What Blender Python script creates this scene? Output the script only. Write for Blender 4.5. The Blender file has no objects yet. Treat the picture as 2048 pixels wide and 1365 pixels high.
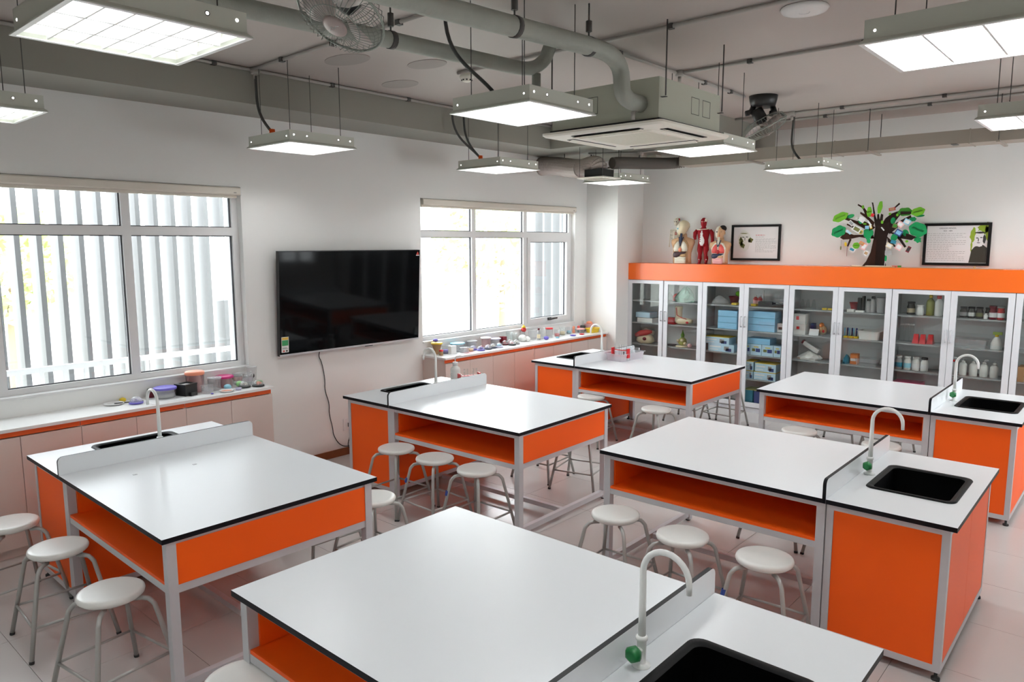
import bpy, math, random
from mathutils import Matrix, Vector
R = math.radians
sc = bpy.context.scene
COL = sc.collection

# ------------------------------------------------------------------ camera
cd = bpy.data.cameras.new('camera')
cd.sensor_fit = 'HORIZONTAL'; cd.sensor_width = 36.0; cd.lens = 25.70
cd.clip_start = 0.05; cd.clip_end = 400
cam = bpy.data.objects.new('camera', cd); COL.objects.link(cam)
_f = Vector((-0.65548773, 0.74350489, -0.13242474)); _r = Vector((0.75032199, 0.66106814, -0.00241242)); _u = Vector((-0.08574813, 0.10094251, 0.99119013))
cam.matrix_world = Matrix(((_r.x, _u.x, -_f.x, 6.0234), (_r.y, _u.y, -_f.y, 0.0), (_r.z, _u.z, -_f.z, 2.118), (0, 0, 0, 1)))
sc.camera = cam

# ------------------------------------------------------------------ light and exposure
SKY = 6.0
TUBE = 50.0
w = bpy.data.worlds.new('sky'); sc.world = w; w.use_nodes = True
bg = w.node_tree.nodes['Background']
bg.inputs[0].default_value = (0.93, 0.97, 1.0, 1); bg.inputs[1].default_value = SKY
vs = sc.view_settings
vs.view_transform = 'Standard'; vs.look = 'None'; vs.gamma = 1.0; vs.use_curve_mapping = False
vs.exposure = 0.86
sc.display_settings.display_device = 'sRGB'
sc.cycles.max_bounces = 8; sc.cycles.diffuse_bounces = 5; sc.cycles.glossy_bounces = 4
sc.cycles.transparent_max_bounces = 24; sc.cycles.transmission_bounces = 6
sc.cycles.sample_clamp_indirect = 6.0
sc.cycles.caustics_reflective = False; sc.cycles.caustics_refractive = False

# ------------------------------------------------------------------ materials
M = {}
def mat(name, col, rough=0.5, metal=0.0, noise=0.0, scale=6.0, bump=0.0, bscale=60.0, spec=0.5, emit=None, estr=0.0, coat=0.0):
    m = bpy.data.materials.new(name); m.use_nodes = True
    nt = m.node_tree; b = nt.nodes['Principled BSDF']
    b.inputs['Base Color'].default_value = (*col, 1); b.inputs['Roughness'].default_value = rough
    b.inputs['Metallic'].default_value = metal
    b.inputs['Specular IOR Level'].default_value = spec
    if coat: b.inputs['Coat Weight'].default_value = coat; b.inputs['Coat Roughness'].default_value = 0.05
    tc = None
    if noise or bump:
        tc = nt.nodes.new('ShaderNodeTexCoord')
    if noise:
        n = nt.nodes.new('ShaderNodeTexNoise'); n.inputs['Scale'].default_value = scale; n.inputs['Detail'].default_value = 5
        mx = nt.nodes.new('ShaderNodeMix'); mx.data_type = 'RGBA'
        mx.inputs[6].default_value = (*[c * (1 - noise) for c in col], 1)
        mx.inputs[7].default_value = (*[min(1, c * (1 + noise)) for c in col], 1)
        nt.links.new(tc.outputs['Object'], n.inputs['Vector'])
        nt.links.new(n.outputs['Fac'], mx.inputs[0]); nt.links.new(mx.outputs[2], b.inputs['Base Color'])
    if bump:
        n2 = nt.nodes.new('ShaderNodeTexNoise'); n2.inputs['Scale'].default_value = bscale; n2.inputs['Detail'].default_value = 4
        bp = nt.nodes.new('ShaderNodeBump'); bp.inputs['Strength'].default_value = bump; bp.inputs['Distance'].default_value = 0.01
        nt.links.new(tc.outputs['Object'], n2.inputs['Vector'])
        nt.links.new(n2.outputs['Fac'], bp.inputs['Height']); nt.links.new(bp.outputs[0], b.inputs['Normal'])
    if emit:
        b.inputs['Emission Color'].default_value = (*emit, 1); b.inputs['Emission Strength'].default_value = estr
    M[name] = m
    return m
def glassy(name, tint=(0.95, 0.97, 0.97), body=(0.9, 0.9, 0.9), solid=0.0, rough=0.02, ior=1.45):
    # clear sheet: transparent body with a Fresnel gloss, optional milky share
    m = bpy.data.materials.new(name); m.use_nodes = True
    nt = m.node_tree
    for n in list(nt.nodes):
        if n.type != 'OUTPUT_MATERIAL': nt.nodes.remove(n)
    out = [n for n in nt.nodes if n.type == 'OUTPUT_MATERIAL'][0]
    tr = nt.nodes.new('ShaderNodeBsdfTransparent'); tr.inputs[0].default_value = (*tint, 1)
    gl = nt.nodes.new('ShaderNodeBsdfGlossy'); gl.inputs['Roughness'].default_value = rough
    lw = nt.nodes.new('ShaderNodeLayerWeight'); lw.inputs['Blend'].default_value = 0.5
    pw = nt.nodes.new('ShaderNodeMath'); pw.operation = 'POWER'; pw.inputs[1].default_value = 4.0
    f0 = ((ior-1)/(ior+1))**2
    fr = nt.nodes.new('ShaderNodeMath'); fr.operation = 'MULTIPLY_ADD'; fr.inputs[1].default_value = 0.9; fr.inputs[2].default_value = f0
    nt.links.new(lw.outputs['Facing'], pw.inputs[0]); nt.links.new(pw.outputs[0], fr.inputs[0])
    mx = nt.nodes.new('ShaderNodeMixShader')
    src = tr
    if solid:
        df = nt.nodes.new('ShaderNodeBsdfDiffuse'); df.inputs[0].default_value = (*body, 1)
        m0 = nt.nodes.new('ShaderNodeMixShader'); m0.inputs[0].default_value = solid
        nt.links.new(tr.outputs[0], m0.inputs[1]); nt.links.new(df.outputs[0], m0.inputs[2]); src = m0
    nt.links.new(fr.outputs[0], mx.inputs[0]); nt.links.new(src.outputs[0], mx.inputs[1]); nt.links.new(gl.outputs[0], mx.inputs[2])
    nt.links.new(mx.outputs[0], out.inputs[0])
    M[name] = m
    return m

mat('wall', (0.83, 0.83, 0.81), 0.75, noise=0.015, scale=1.5, bump=0.05, bscale=25)
mat('ceiling', (0.47, 0.42, 0.39), 0.55, noise=0.07, scale=0.9, bump=0.06, bscale=5)
mat('beam', (0.30, 0.295, 0.255), 0.6, noise=0.05, scale=1.2, bump=0.06, bscale=8)
mat('patch', (0.38, 0.345, 0.32), 0.7, noise=0.05, scale=8)
mat('tile', (0.56, 0.54, 0.525), 0.22, noise=0.03, scale=2.5)
mat('grout', (0.14, 0.12, 0.11), 0.8)
mat('top', (0.78, 0.805, 0.825), 0.28, noise=0.012, scale=3.0, spec=0.5)
mat('core', (0.004, 0.0045, 0.007), 0.45, spec=0.2)
mat('alu', (0.58, 0.585, 0.61), 0.42, metal=0.1, noise=0.03, scale=12)
mat('orange', (0.98, 0.12, 0.006), 0.45, spec=0.3, noise=0.03, scale=2)
mat('orange_gloss', (0.88, 0.15, 0.012), 0.25, noise=0.02, scale=2)
mat('laminate', (0.66, 0.575, 0.53), 0.35, noise=0.03, scale=3)
mat('counter', (0.78, 0.78, 0.77), 0.3, noise=0.01, scale=4)
mat('frame', (0.74, 0.74, 0.74), 0.35)
mat('gasket', (0.03, 0.03, 0.04), 0.6)
mat('blind', (0.70, 0.65, 0.57), 0.5, noise=0.02)
mat('stool_seat', (0.76, 0.76, 0.725), 0.3, noise=0.02, scale=20)
mat('stool_tube', (0.42, 0.42, 0.40), 0.35, metal=0.3)
mat('rubber', (0.03, 0.03, 0.03), 0.7)
mat('tap', (0.80, 0.81, 0.79), 0.25)
mat('green', (0.004, 0.16, 0.035), 0.35)
mat('sink', (0.003, 0.003, 0.0032), 0.5, spec=0.12, noise=0.2, scale=40)
mat('lampbody', (0.58, 0.60, 0.53), 0.45, noise=0.02, scale=5)
mat('reflector', (0.75, 0.76, 0.76), 0.22, metal=0.7)
mat('blade', (0.86, 0.86, 0.85), 0.4)
mat('tube_soft', (0.9, 0.9, 0.9), 0.4, emit=(0.97, 0.985, 1.0), estr=TUBE*0.4)
mat('tube_weak', (0.9, 0.9, 0.9), 0.4, emit=(0.97, 0.985, 1.0), estr=TUBE*0.22)
mat('sink_in', (0.0012, 0.0012, 0.0013), 0.7, spec=0.03)
mat('duct_dark', (0.13, 0.115, 0.10), 0.6)
mat('tube', (0.9, 0.9, 0.9), 0.4, emit=(0.97, 0.985, 1.0), estr=TUBE)
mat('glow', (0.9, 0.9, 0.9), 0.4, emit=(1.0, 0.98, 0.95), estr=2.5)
mat('rod', (0.10, 0.10, 0.095), 0.5, metal=0.4)
mat('flex', (0.07, 0.075, 0.07), 0.6)
mat('conduit', (0.42, 0.40, 0.37), 0.5)
mat('pipe', (0.36, 0.38, 0.335), 0.65, noise=0.10, scale=14, bump=0.4, bscale=30)
mat('acbody', (0.50, 0.52, 0.43), 0.5, noise=0.03)
mat('acpanel', (0.90, 0.88, 0.78), 0.4, noise=0.02)
mat('black', (0.012, 0.012, 0.012), 0.45)
mat('screen', (0.003, 0.0035, 0.004), 0.06, spec=0.12)
mat('duct', (0.36, 0.325, 0.275), 0.5, noise=0.04, scale=4)
mat('foil', (0.48, 0.43, 0.40), 0.4, metal=0.5, bump=0.3, bscale=60)
mat('wood', (0.20, 0.06, 0.015), 0.4, noise=0.3, scale=9)
mat('plastic_white', (0.80, 0.80, 0.79), 0.35)
mat('fin', (0.19, 0.195, 0.205), 0.5, noise=0.03)
mat('rail_out', (0.80, 0.81, 0.83), 0.5)
mat('concrete', (0.55, 0.54, 0.52), 0.8, noise=0.08, scale=2)
glassy('glass', (0.97, 0.98, 0.98))
glassy('cabglass', (0.96, 0.975, 0.97), ior=1.45)
glassy('labglass', (0.94, 0.97, 0.97), solid=0.05)
glassy('clear', (0.90, 0.91, 0.92), body=(0.88, 0.88, 0.89), solid=0.22, rough=0.1)

# ------------------------------------------------------------------ mesh builder
class MB:
    def __init__(s): s.v = []; s.f = []; s.m = []; s.s = []; s.T = None
    def _v(s, p):
        if s.T is not None: p = s.T @ Vector(p)
        s.v.append((p[0], p[1], p[2])); return len(s.v) - 1
    def face(s, idx, mi=0, sm=False): s.f.append(tuple(idx)); s.m.append(mi); s.s.append(sm)
    def box(s, a, b, mi=0, side=None):
        x0, y0, z0 = a; x1, y1, z1 = b
        i = [s._v(p) for p in ((x0,y0,z0),(x1,y0,z0),(x1,y1,z0),(x0,y1,z0),(x0,y0,z1),(x1,y0,z1),(x1,y1,z1),(x0,y1,z1))]
        sd = mi if side is None else side
        s.face((i[3],i[2],i[1],i[0]), mi); s.face((i[4],i[5],i[6],i[7]), mi)
        for q in ((0,1,5,4),(1,2,6,5),(2,3,7,6),(3,0,4,7)): s.face([i[k] for k in q], sd)
        return s
    def ring(s, c, ax, r, n, ph=0.0):
        ax = Vector(ax).normalized(); t = Vector((0,0,1)) if abs(ax.z) < 0.9 else Vector((1,0,0))
        a = ax.cross(t).normalized(); b = ax.cross(a)
        return [s._v(Vector(c) + a * r * math.cos(ph + 2*math.pi*k/n) + b * r * math.sin(ph + 2*math.pi*k/n)) for k in range(n)]
    def cyl(s, p0, p1, r0, r1=None, n=16, mi=0, caps=True):
        r1 = r0 if r1 is None else r1; d = Vector(p1) - Vector(p0)
        A = s.ring(p0, d, r0, n); B = s.ring(p1, d, r1, n)
        for k in range(n): s.face((A[k], B[k], B[(k+1)%n], A[(k+1)%n]), mi, True)
        if caps: s.face(A, mi); s.face(B[::-1], mi)
        return s
    def tube(s, pts, r, n=8, mi=0, closed=False, caps=True):
        P = [Vector(p) for p in pts]; N = len(P); rings = []
        rr = r if isinstance(r, (list, tuple)) else [r] * N
        prev = None
        for i in range(N):
            if closed: d = (P[(i+1)%N] - P[i-1]).normalized()
            elif i == 0: d = (P[1] - P[0]).normalized()
            elif i == N-1: d = (P[-1] - P[-2]).normalized()
            else: d = ((P[i+1]-P[i]).normalized() + (P[i]-P[i-1]).normalized()).normalized()
            if prev is None:
                t = Vector((0,0,1)) if abs(d.z) < 0.9 else Vector((1,0,0)); a = d.cross(t).normalized()
            else:
                a = (prev - d * prev.dot(d)).normalized()
            prev = a; b = d.cross(a)
            rings.append([s._v(P[i] + a*rr[i]*math.cos(2*math.pi*k/n) + b*rr[i]*math.sin(2*math.pi*k/n)) for k in range(n)])
        for i in range(N if closed else N-1):
            A = rings[i]; B = rings[(i+1)%N]
            for k in range(n): s.face((A[k], A[(k+1)%n], B[(k+1)%n], B[k]), mi, True)
        if caps and not closed: s.face(rings[0][::-1], mi); s.face(rings[-1], mi)
        return s
    def lathe(s, prof, n=20, c=(0,0,0), mi=0, cap0=True, cap1=True, sx=1.0, sy=1.0):
        rg = []
        for (r, z) in prof:
            rg.append([s._v((c[0] + sx*r*math.cos(2*math.pi*k/n), c[1] + sy*r*math.sin(2*math.pi*k/n), c[2] + z)) for k in range(n)])
        for A, B in zip(rg, rg[1:]):
            for k in range(n): s.face((A[k], A[(k+1)%n], B[(k+1)%n], B[k]), mi, True)
        if cap0: s.face(rg[0][::-1], mi)
        if cap1: s.face(rg[-1], mi)
        return s
    def sphere(s, c, r, nu=12, nv=8, mi=0):
        rx, ry, rz = (r, r, r) if not isinstance(r, (tuple, list)) else r
        top = s._v((c[0], c[1], c[2]+rz)); bot = s._v((c[0], c[1], c[2]-rz)); rg = []
        for j in range(1, nv):
            t = math.pi*j/nv
            rg.append([s._v((c[0]+rx*math.sin(t)*math.cos(2*math.pi*k/nu), c[1]+ry*math.sin(t)*math.sin(2*math.pi*k/nu), c[2]+rz*math.cos(t))) for k in range(nu)])
        for k in range(nu):
            s.face((top, rg[0][k], rg[0][(k+1)%nu]), mi, True); s.face((bot, rg[-1][(k+1)%nu], rg[-1][k]), mi, True)
        for A, B in zip(rg, rg[1:]):
            for k in range(nu): s.face((A[k], B[k], B[(k+1)%nu], A[(k+1)%nu]), mi, True)
        return s
    def loft(s, loops, mi=0, cap0=True, cap1=True, sm=True):
        rg = [[s._v(p) for p in L] for L in loops]; n = len(rg[0])
        for A, B in zip(rg, rg[1:]):
            for k in range(n): s.face((A[k], A[(k+1)%n], B[(k+1)%n], B[k]), mi, sm)
        if cap0: s.face(rg[0][::-1], mi)
        if cap1: s.face(rg[-1], mi)
        return s
    def prism(s, poly, fn, d0, d1, mi=0, rim=None):
        # poly: 2D outline; fn(a, b, d) -> 3D; caps get mi, rim gets rim
        rim = mi if rim is None else rim
        A = [s._v(fn(a, b, d0)) for a, b in poly]; B = [s._v(fn(a, b, d1)) for a, b in poly]; n = len(poly)
        s.face(A[::-1], mi); s.face(B, mi)
        for k in range(n): s.face((A[k], A[(k+1)%n], B[(k+1)%n], B[k]), rim)
        return s
    def mesh(s, name, mats, org=(0,0,0), mirror=False):
        me = bpy.data.meshes.new(name)
        ox, oy, oz = org
        if mirror:
            vv = [(-(x-ox), y-oy, z-oz) for x, y, z in s.v]; ff = [f[::-1] for f in s.f]
        else:
            vv = [(x-ox, y-oy, z-oz) for x, y, z in s.v]; ff = s.f
        me.from_pydata(vv, [], ff)
        for m in (mats if isinstance(mats, (list, tuple)) else [mats]): me.materials.append(M[m] if isinstance(m, str) else m)
        me.polygons.foreach_set('material_index', s.m)
        me.polygons.foreach_set('use_smooth', s.s)
        me.update()
        return me
MIRROR = [False]
def link(name, me, parent=None, loc=(0,0,0), rotz=0.0):
    o = bpy.data.objects.new(name, me); COL.objects.link(o)
    o.location = loc; o.rotation_euler = (0, 0, rotz)
    if parent is not None: o.parent = parent
    return o
def part(name, mb, mats, parent, world=False):
    # mesh of a part; world=True means mb holds world coordinates and the parent chain is unrotated
    org = (0, 0, 0)
    if world:
        q = parent; acc = Vector((0, 0, 0))
        while q is not None: acc += q.location; q = q.parent
        org = acc
    return link(name, mb.mesh(name, mats, org, MIRROR[0]), parent)
def tag(o, label, cat=None, group=None, kind=None):
    if label: o['label'] = label
    if cat: o['category'] = cat
    if group: o['group'] = group
    if kind: o['kind'] = kind
    return o
def thing(name, label, cat, loc=(0,0,0), rotz=0.0, group=None):
    o = link(name, None, None, loc, rotz); o.empty_display_size = 0.05
    return tag(o, label, cat, group)
def solid(name, mb, mats, label, cat, loc, rotz=0.0, group=None, world=False):
    # a thing that is one mesh; mb local unless world
    return tag(link(name, mb.mesh(name, mats, loc if world else (0,0,0)), None, loc, rotz), label, cat, group)
def struct(name, mb, mats, parent=None):
    o = link(name, mb.mesh(name, mats), parent)
    if parent is None: o['kind'] = 'structure'
    return o
def copy_tree(o, loc=None, rotz=None, parent=None, label=None):
    c = o.copy(); COL.objects.link(c); c.parent = parent
    if loc is not None: c.location = loc
    if rotz is not None: c.rotation_euler = (0, 0, rotz)
    if label: c['label'] = label
    for ch in list(o.children): copy_tree(ch, parent=c)
    return c
def rrect(x0, y0, x1, y1, r, n=5):
    P = []
    for cx, cy, a0 in ((x1-r, y0+r, -90), (x1-r, y1-r, 0), (x0+r, y1-r, 90), (x0+r, y0+r, 180)):
        for k in range(n+1):
            a = R(a0 + 90*k/n); P.append((cx + r*math.cos(a), cy + r*math.sin(a)))
    return P
def arc(p0, p1, sag, n=8):
    a = Vector(p0); b = Vector(p1)
    return [a.lerp(b, k/n) + Vector(sag) * (4*(k/n)*(1-k/n)) for k in range(n+1)]
def bez(p0, p1, p2, p3, n=10):
    P = [Vector(p) for p in (p0, p1, p2, p3)]; out = []
    for k in range(n+1):
        t = k/n; out.append(P[0]*(1-t)**3 + P[1]*3*t*(1-t)**2 + P[2]*3*t*t*(1-t) + P[3]*t**3)
    return out

# ------------------------------------------------------------------ the room
CZ = 3.48           # slab underside
XR, Y0, Y1 = 7.0, -2.9, 9.05
fl = struct('floor', MB().box((-0.2, Y0-0.2, -0.15), (XR+0.2, Y1+0.2, -0.004)), 'grout')
tx0, ty0, TP = 2.155 - 0.603*4, 0.97 - 0.605*7, 0.603
tile_me = MB().box((0.0012, 0.0012, -0.012), (0.603-0.0012, 0.605-0.0012, 0.0)).mesh('tile', 'tile')
for i in range(14):
    for j in range(22):
        x = tx0 + 0.603*i; y = ty0 + 0.605*j
        if x > XR or y > Y1 or x + 0.6 < 0 or y + 0.6 < Y0: continue
        if x < 0 or y < Y0 or x + 0.603 > XR or y + 0.605 > Y1:
            a = (max(x, 0)+0.0012, max(y, Y0)+0.0012, -0.012); b = (min(x+0.603, XR)-0.0012, min(y+0.605, Y1)-0.0012, 0)
            if b[0]-a[0] < 0.01 or b[1]-a[1] < 0.01: continue
            link('tile', MB().box((0, 0, -0.012), (b[0]-a[0], b[1]-a[1], 0)).mesh('tile', 'tile'), fl, (a[0], a[1], 0))
        else:
            link('tile', tile_me, fl, (x, y, 0))
cl = struct('ceiling', MB().box((-0.2, Y0-0.2, CZ), (XR+0.2, Y1+0.2, CZ+0.2)), 'ceiling')
for (px, py, rx, ry) in ((0.99, 4.26, 0.19, 0.13), (1.69, 3.94, 0.18, 0.12), (1.35, 3.45, 0.22, 0.13)):
    b = MB(); b.lathe([(1.0, -0.004), (1.0, 0.004)], 28, (px, py, CZ), sx=rx, sy=ry)
    struct('plaster_patch', b, 'patch', cl)

WIN = {1: (0.50, 3.28), 2: (5.345, 8.14)}
ZB, ZT = 1.03, 2.605
b = MB()
ys = [Y0-0.2, WIN[1][0], WIN[1][1], WIN[2][0], WIN[2][1], Y1+0.2]
for k in range(5):
    if k in (1, 3):
        b.box((-0.2, ys[k], -0.15), (0, ys[k+1], ZB)); b.box((-0.2, ys[k], ZT), (0, ys[k+1], CZ+0.2))
    else: b.box((-0.2, ys[k], -0.15), (0, ys[k+1], CZ+0.2))
struct('wall_left', b, 'wall')
struct('wall_back', MB().box((0, Y1, -0.15), (XR, Y1+0.2, CZ+0.2)), 'wall')
struct('wall_near', MB().box((0, Y0-0.2, -0.15), (XR, Y0, CZ+0.2)), 'wall')
b = MB(); RW = (6.6, 8.6, 1.0, 2.4)  # opening for the added window out of view
b.box((XR, Y0-0.2, -0.15), (XR+0.2, RW[0], CZ+0.2)); b.box((XR, RW[1], -0.15), (XR+0.2, Y1+0.2, CZ+0.2))
b.box((XR, RW[0], -0.15), (XR+0.2, RW[1], RW[2])); b.box((XR, RW[0], RW[3]), (XR+0.2, RW[1], CZ+0.2))
struct('wall_right', b, 'wall')
struct('wall_pillar', MB().box((0, 8.405, -0.01), (0.51, Y1, 3.21)), 'wall')
struct('trim_1', MB().box((0, Y0, 3.21), (0.56, 6.88, CZ)), 'beam')
struct('trim_2', MB().box((0, 6.88, 3.21), (2.36, Y1, CZ)), 'beam')
struct('baseboard_left', MB().box((0, 3.285, 0), (0.012, 5.325, 0.075)), 'wood')
struct('baseboard_right', MB().box((XR-0.012, Y0, 0), (XR, Y1, 0.075)), 'wood')

def window(name, y0, y1, muls, sash=None, x=-0.10, tz=2.225):
    root = link(name, None, None, (x, (y0+y1)/2, ZB)); root['kind'] = 'structure'
    xa, xb = x-0.035, x+0.03
    def fr(a, c, nm='window_frame'):
        return part(nm, MB().box(a, c), 'frame', root, True)
    fr((xa, y0, ZB), (xb, y0+0.055, ZT)); fr((xa, y1-0.055, ZB), (xb, y1, ZT))
    fr((xa, y0+0.055, ZB), (xb, y1-0.055, ZB+0.055)); fr((xa, y0+0.055, ZT-0.055), (xb, y1-0.055, ZT))
    for m_ in muls: fr((xa, m_-0.032, ZB+0.055), (xb, m_+0.032, ZT-0.055), 'mullion')
    edges = [y0+0.055] + [q for m_ in muls for q in (m_-0.032, m_+0.032)] + [y1-0.055]
    for k in range(0, len(edges), 2):
        a, c = edges[k], edges[k+1]
        fr((xa, a, tz-0.035), (xb, c, tz+0.035), 'transom')
        for (za, zc, low) in ((ZB+0.055, tz-0.035, True), (tz+0.035, ZT-0.055, False)):
            g = 0.0
            if low and sash == k//2:
                g = 0.055
                q = MB()
                xs = x+0.045
                q.box((xa, a, za), (xs, a+g, zc)); q.box((xa, c-g, za), (xs, c, zc)); q.box((xa, a+g, za), (xs, c-g, za+g)); q.box((xa, a+g, zc-g), (xs, c-g, zc))
                s = part('sash', q, 'frame', root, True)
                h = MB(); ym = (a+c)/2; zh = za+0.03
                h.box((xs, ym-0.03, zh-0.018), (xs+0.018, ym+0.03, zh+0.018)); h.tube([(xs+0.02, ym-0.03, zh), (xs+0.045, ym-0.02, zh), (xs+0.045, ym+0.12, zh+0.006)], 0.011, 8)
                part('handle', h, 'black', s, True)
            gk = MB()
            e = 0.007
            for A, B_ in (((a+g, za+g), (c-g, za+g+e)), ((a+g, zc-g-e), (c-g, zc-g)), ((a+g, za+g), (a+g+e, zc-g)), ((c-g-e, za+g), (c-g, zc-g))):
                gk.box((x-0.012, A[0], A[1]), (x+0.006, B_[0], B_[1]))
            part('gasket', gk, 'gasket', root, True)
            part('pane', MB().box((x-0.006, a+g, za+g), (x-0.001, c-g, zc-g)), 'glass', root, True)
    part('sill', MB().box((x+0.03, y0, ZB-0.004), (0.012, y1, ZB+0.012)), 'frame', root, True)
    return root
window('window_1', WIN[1][0], WIN[1][1], (1.435, 2.35))
window('window_2', WIN[2][0], WIN[2][1], (6.235, 7.17), sash=2)
def added_fill_window():  # unseen window, added to let fill light in from the right
    y0, y1, z0, z1 = RW; x = XR + 0.1
    root = link('window_added_fill', None, None, (x, (y0+y1)/2, z0)); root['kind'] = 'structure'
    q = MB(); q.box((x-.03, y0, z0), (x+.03, y1, z0+.05)).box((x-.03, y0, z1-.05), (x+.03, y1, z1)).box((x-.03, y0, z0+.05), (x+.03, y0+.05, z1-.05)).box((x-.03, y1-.05, z0+.05), (x+.03, y1, z1-.05))
    part('window_frame', q, 'frame', root, True)
    for k in range(1, 5):
        ym = y0 + (y1-y0)*k/5; part('mullion', MB().box((x-.03, ym-.03, z0+.05), (x+.03, ym+.03, z1-.05)), 'frame', root, True)
    for k in range(5):
        a = y0 + (y1-y0)*k/5 + .04; c = y0 + (y1-y0)*(k+1)/5 - .04
        part('pane', MB().box((x-.004, a, z0+.05), (x+.001, c, z1-.05)), 'glass', root, True)
added_fill_window()

def blind(y0, y1, label):
    t = thing('roller_blind', label, 'blind', (-0.03, (y0+y1)/2, 2.52), group='roller blind cassettes over the windows')
    q = MB(); fn = lambda a, c, d: (a, d, c)
    q.prism([(-0.068, 2.535), (-0.068, 2.60), (0.02, 2.60), (0.028, 2.59), (0.028, 2.545), (0.02, 2.535)], fn, y0+0.02, y1-0.012)
    part('cassette', q, 'blind', t, True)
    part('bottom_bar', MB().box((-0.05, y0+0.03, 2.512), (-0.008, y1-0.03, 2.534)), 'blind', t, True)
    q = MB()
    q.box((-0.066, y1-0.012, 2.53), (0.026, y1-0.004, 2.602)); part('end_cap', q, 'frame', t, True)
    part('brand_mark', MB().box((0.028, y1-0.075, 2.552), (0.0286, y1-0.05, 2.557)), 'black', t, True)
blind(WIN[1][0], WIN[1][1], 'beige roller blind rolled up over the window with vertical fins outside')
blind(WIN[2][0], WIN[2][1], 'beige roller blind rolled up over the window with the opening sash')

# ------------------------------------------------------------------ outside
def outside():
    solid('balcony_slab', MB().box((-1.15, -1.4, -0.25), (-0.2, 10.6, -0.02)), 'concrete', 'concrete ledge outside the windows', 'ledge', (-0.7, 4.6, -0.25), world=True)
    fin_me = MB().box((-0.10, -0.02, -0.02), (0.10, 0.02, 3.7)).mesh('facade_fin', 'fin')
    for grp, lab, y, n, st in (('fins outside the window beside the television', 'tall grey vertical louvre fin outside the window in a row of many', 0.24, 23, 0.157),
                               ('fins outside the far sash', 'grey vertical fin outside the opening sash of the far window', 8.30, 8, 0.205)):
        for k in range(n):
            tag(link('facade_fin', fin_me, None, (-0.95, y + st*k, 0)), lab, 'fin', grp)
    t = thing('balcony_railing', 'white metal railing outside the window with vertical fins', 'railing', (-0.6, 2.0, -0.02))
    part('handrail', MB().box((-0.62, 0.1, 1.105), (-0.58, 3.9, 1.15)), 'rail_out', t, True)
    part('bottom_rail', MB().box((-0.615, 0.1, 0.06), (-0.585, 3.9, 0.10)), 'rail_out', t, True)
    bm = MB().box((-0.012, -0.015, 0.12), (0.012, 0.015, 1.125)).mesh('baluster', 'rail_out')
    for k in range(24): link('baluster', bm, t, (0, -1.8 + 0.163*k, 0))
    pm = MB().box((-0.02, -0.02, 0.0), (0.02, 0.02, 1.125)).mesh('post', 'rail_out')
    for k in range(3): link('post', pm, t, (0, -1.88 + 1.88*k, 0))
    g = mat('ground', (0.55, 0.56, 0.50), 0.9, noise=0.15, scale=0.4)
    struct('floor_outside', MB().box((-120, -80, -3.4), (-1.2, 110, -3.2)), 'ground')
    mat('facade', (0.72, 0.71, 0.68), 0.8, noise=0.03); mat('facade_win', (0.30, 0.33, 0.36), 0.2)
    t = thing('apartment_building', 'pale low building with rows of small windows across the yard', 'building', (-30, 14, -3.2))
    part('wall', MB().box((-34, 2, -3.2), (-26, 26, 3.2)), 'facade', t, True)
    part('roof', MB().box((-34.3, 1.7, 3.2), (-25.7, 26.3, 3.5)), 'concrete', t, True)
    for r_ in range(2):
        for k in range(9):
            y = 3.4 + 2.5*k; z = -1.8 + 2.7*r_
            wn = part('window', MB().box((-26.02, y, z), (-25.95, y+1.1, z+1.3)), 'facade_win', t, True)
    mat('leaf_out', (0.50, 0.55, 0.28), 0.6, noise=0.3, scale=3); mat('bark', (0.25, 0.18, 0.12), 0.9)
    rnd = random.Random(5)
    for k, (x, y, h, rr, lab) in enumerate(((-9, 16.5, 7.2, 2.2, 'sunlit leafy tree with a broad crown outside the far window'), (-12, 22.5, 7.8, 2.4, 'tall sunlit leafy tree behind the broad tree outside the far window'), (-13, 11.5, 6.5, 1.6, 'small leafy tree outside the wall with the television'), (-15, 5.2, 6.6, 1.7, 'small leafy tree seen between the fins outside'))):
        t = thing('leafy_tree', lab, 'tree', (x, y, -3.2))
        part('trunk', MB().tube([(0, 0, 0), (0.05, 0.03, h*0.35), (0, 0.1, h*0.7)], [0.16, 0.12, 0.05], 8), 'bark', t)
        q = MB()
        for i in range(1500):
            a = rnd.uniform(0, 6.283); ph = math.acos(rnd.uniform(-1, 1)); d = rr*(0.45+0.55*rnd.random()**0.5)*(1+0.25*math.sin(3*a)*math.sin(2*ph))
            c = Vector((d*math.sin(ph)*math.cos(a), d*math.sin(ph)*math.sin(a), h*0.72 + 0.8*d*math.cos(ph)))
            e1 = Vector((rnd.uniform(-1,1), rnd.uniform(-1,1), rnd.uniform(-1,1))).normalized(); e2 = e1.orthogonal().normalized(); s_ = rnd.uniform(0.10, 0.2)
            q.face([q._v(c + e1*s_), q._v(c + e2*s_*0.6), q._v(c - e1*s_), q._v(c - e2*s_*0.6)], 0)
        part('foliage', q, 'leaf_out', t)
outside()
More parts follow.
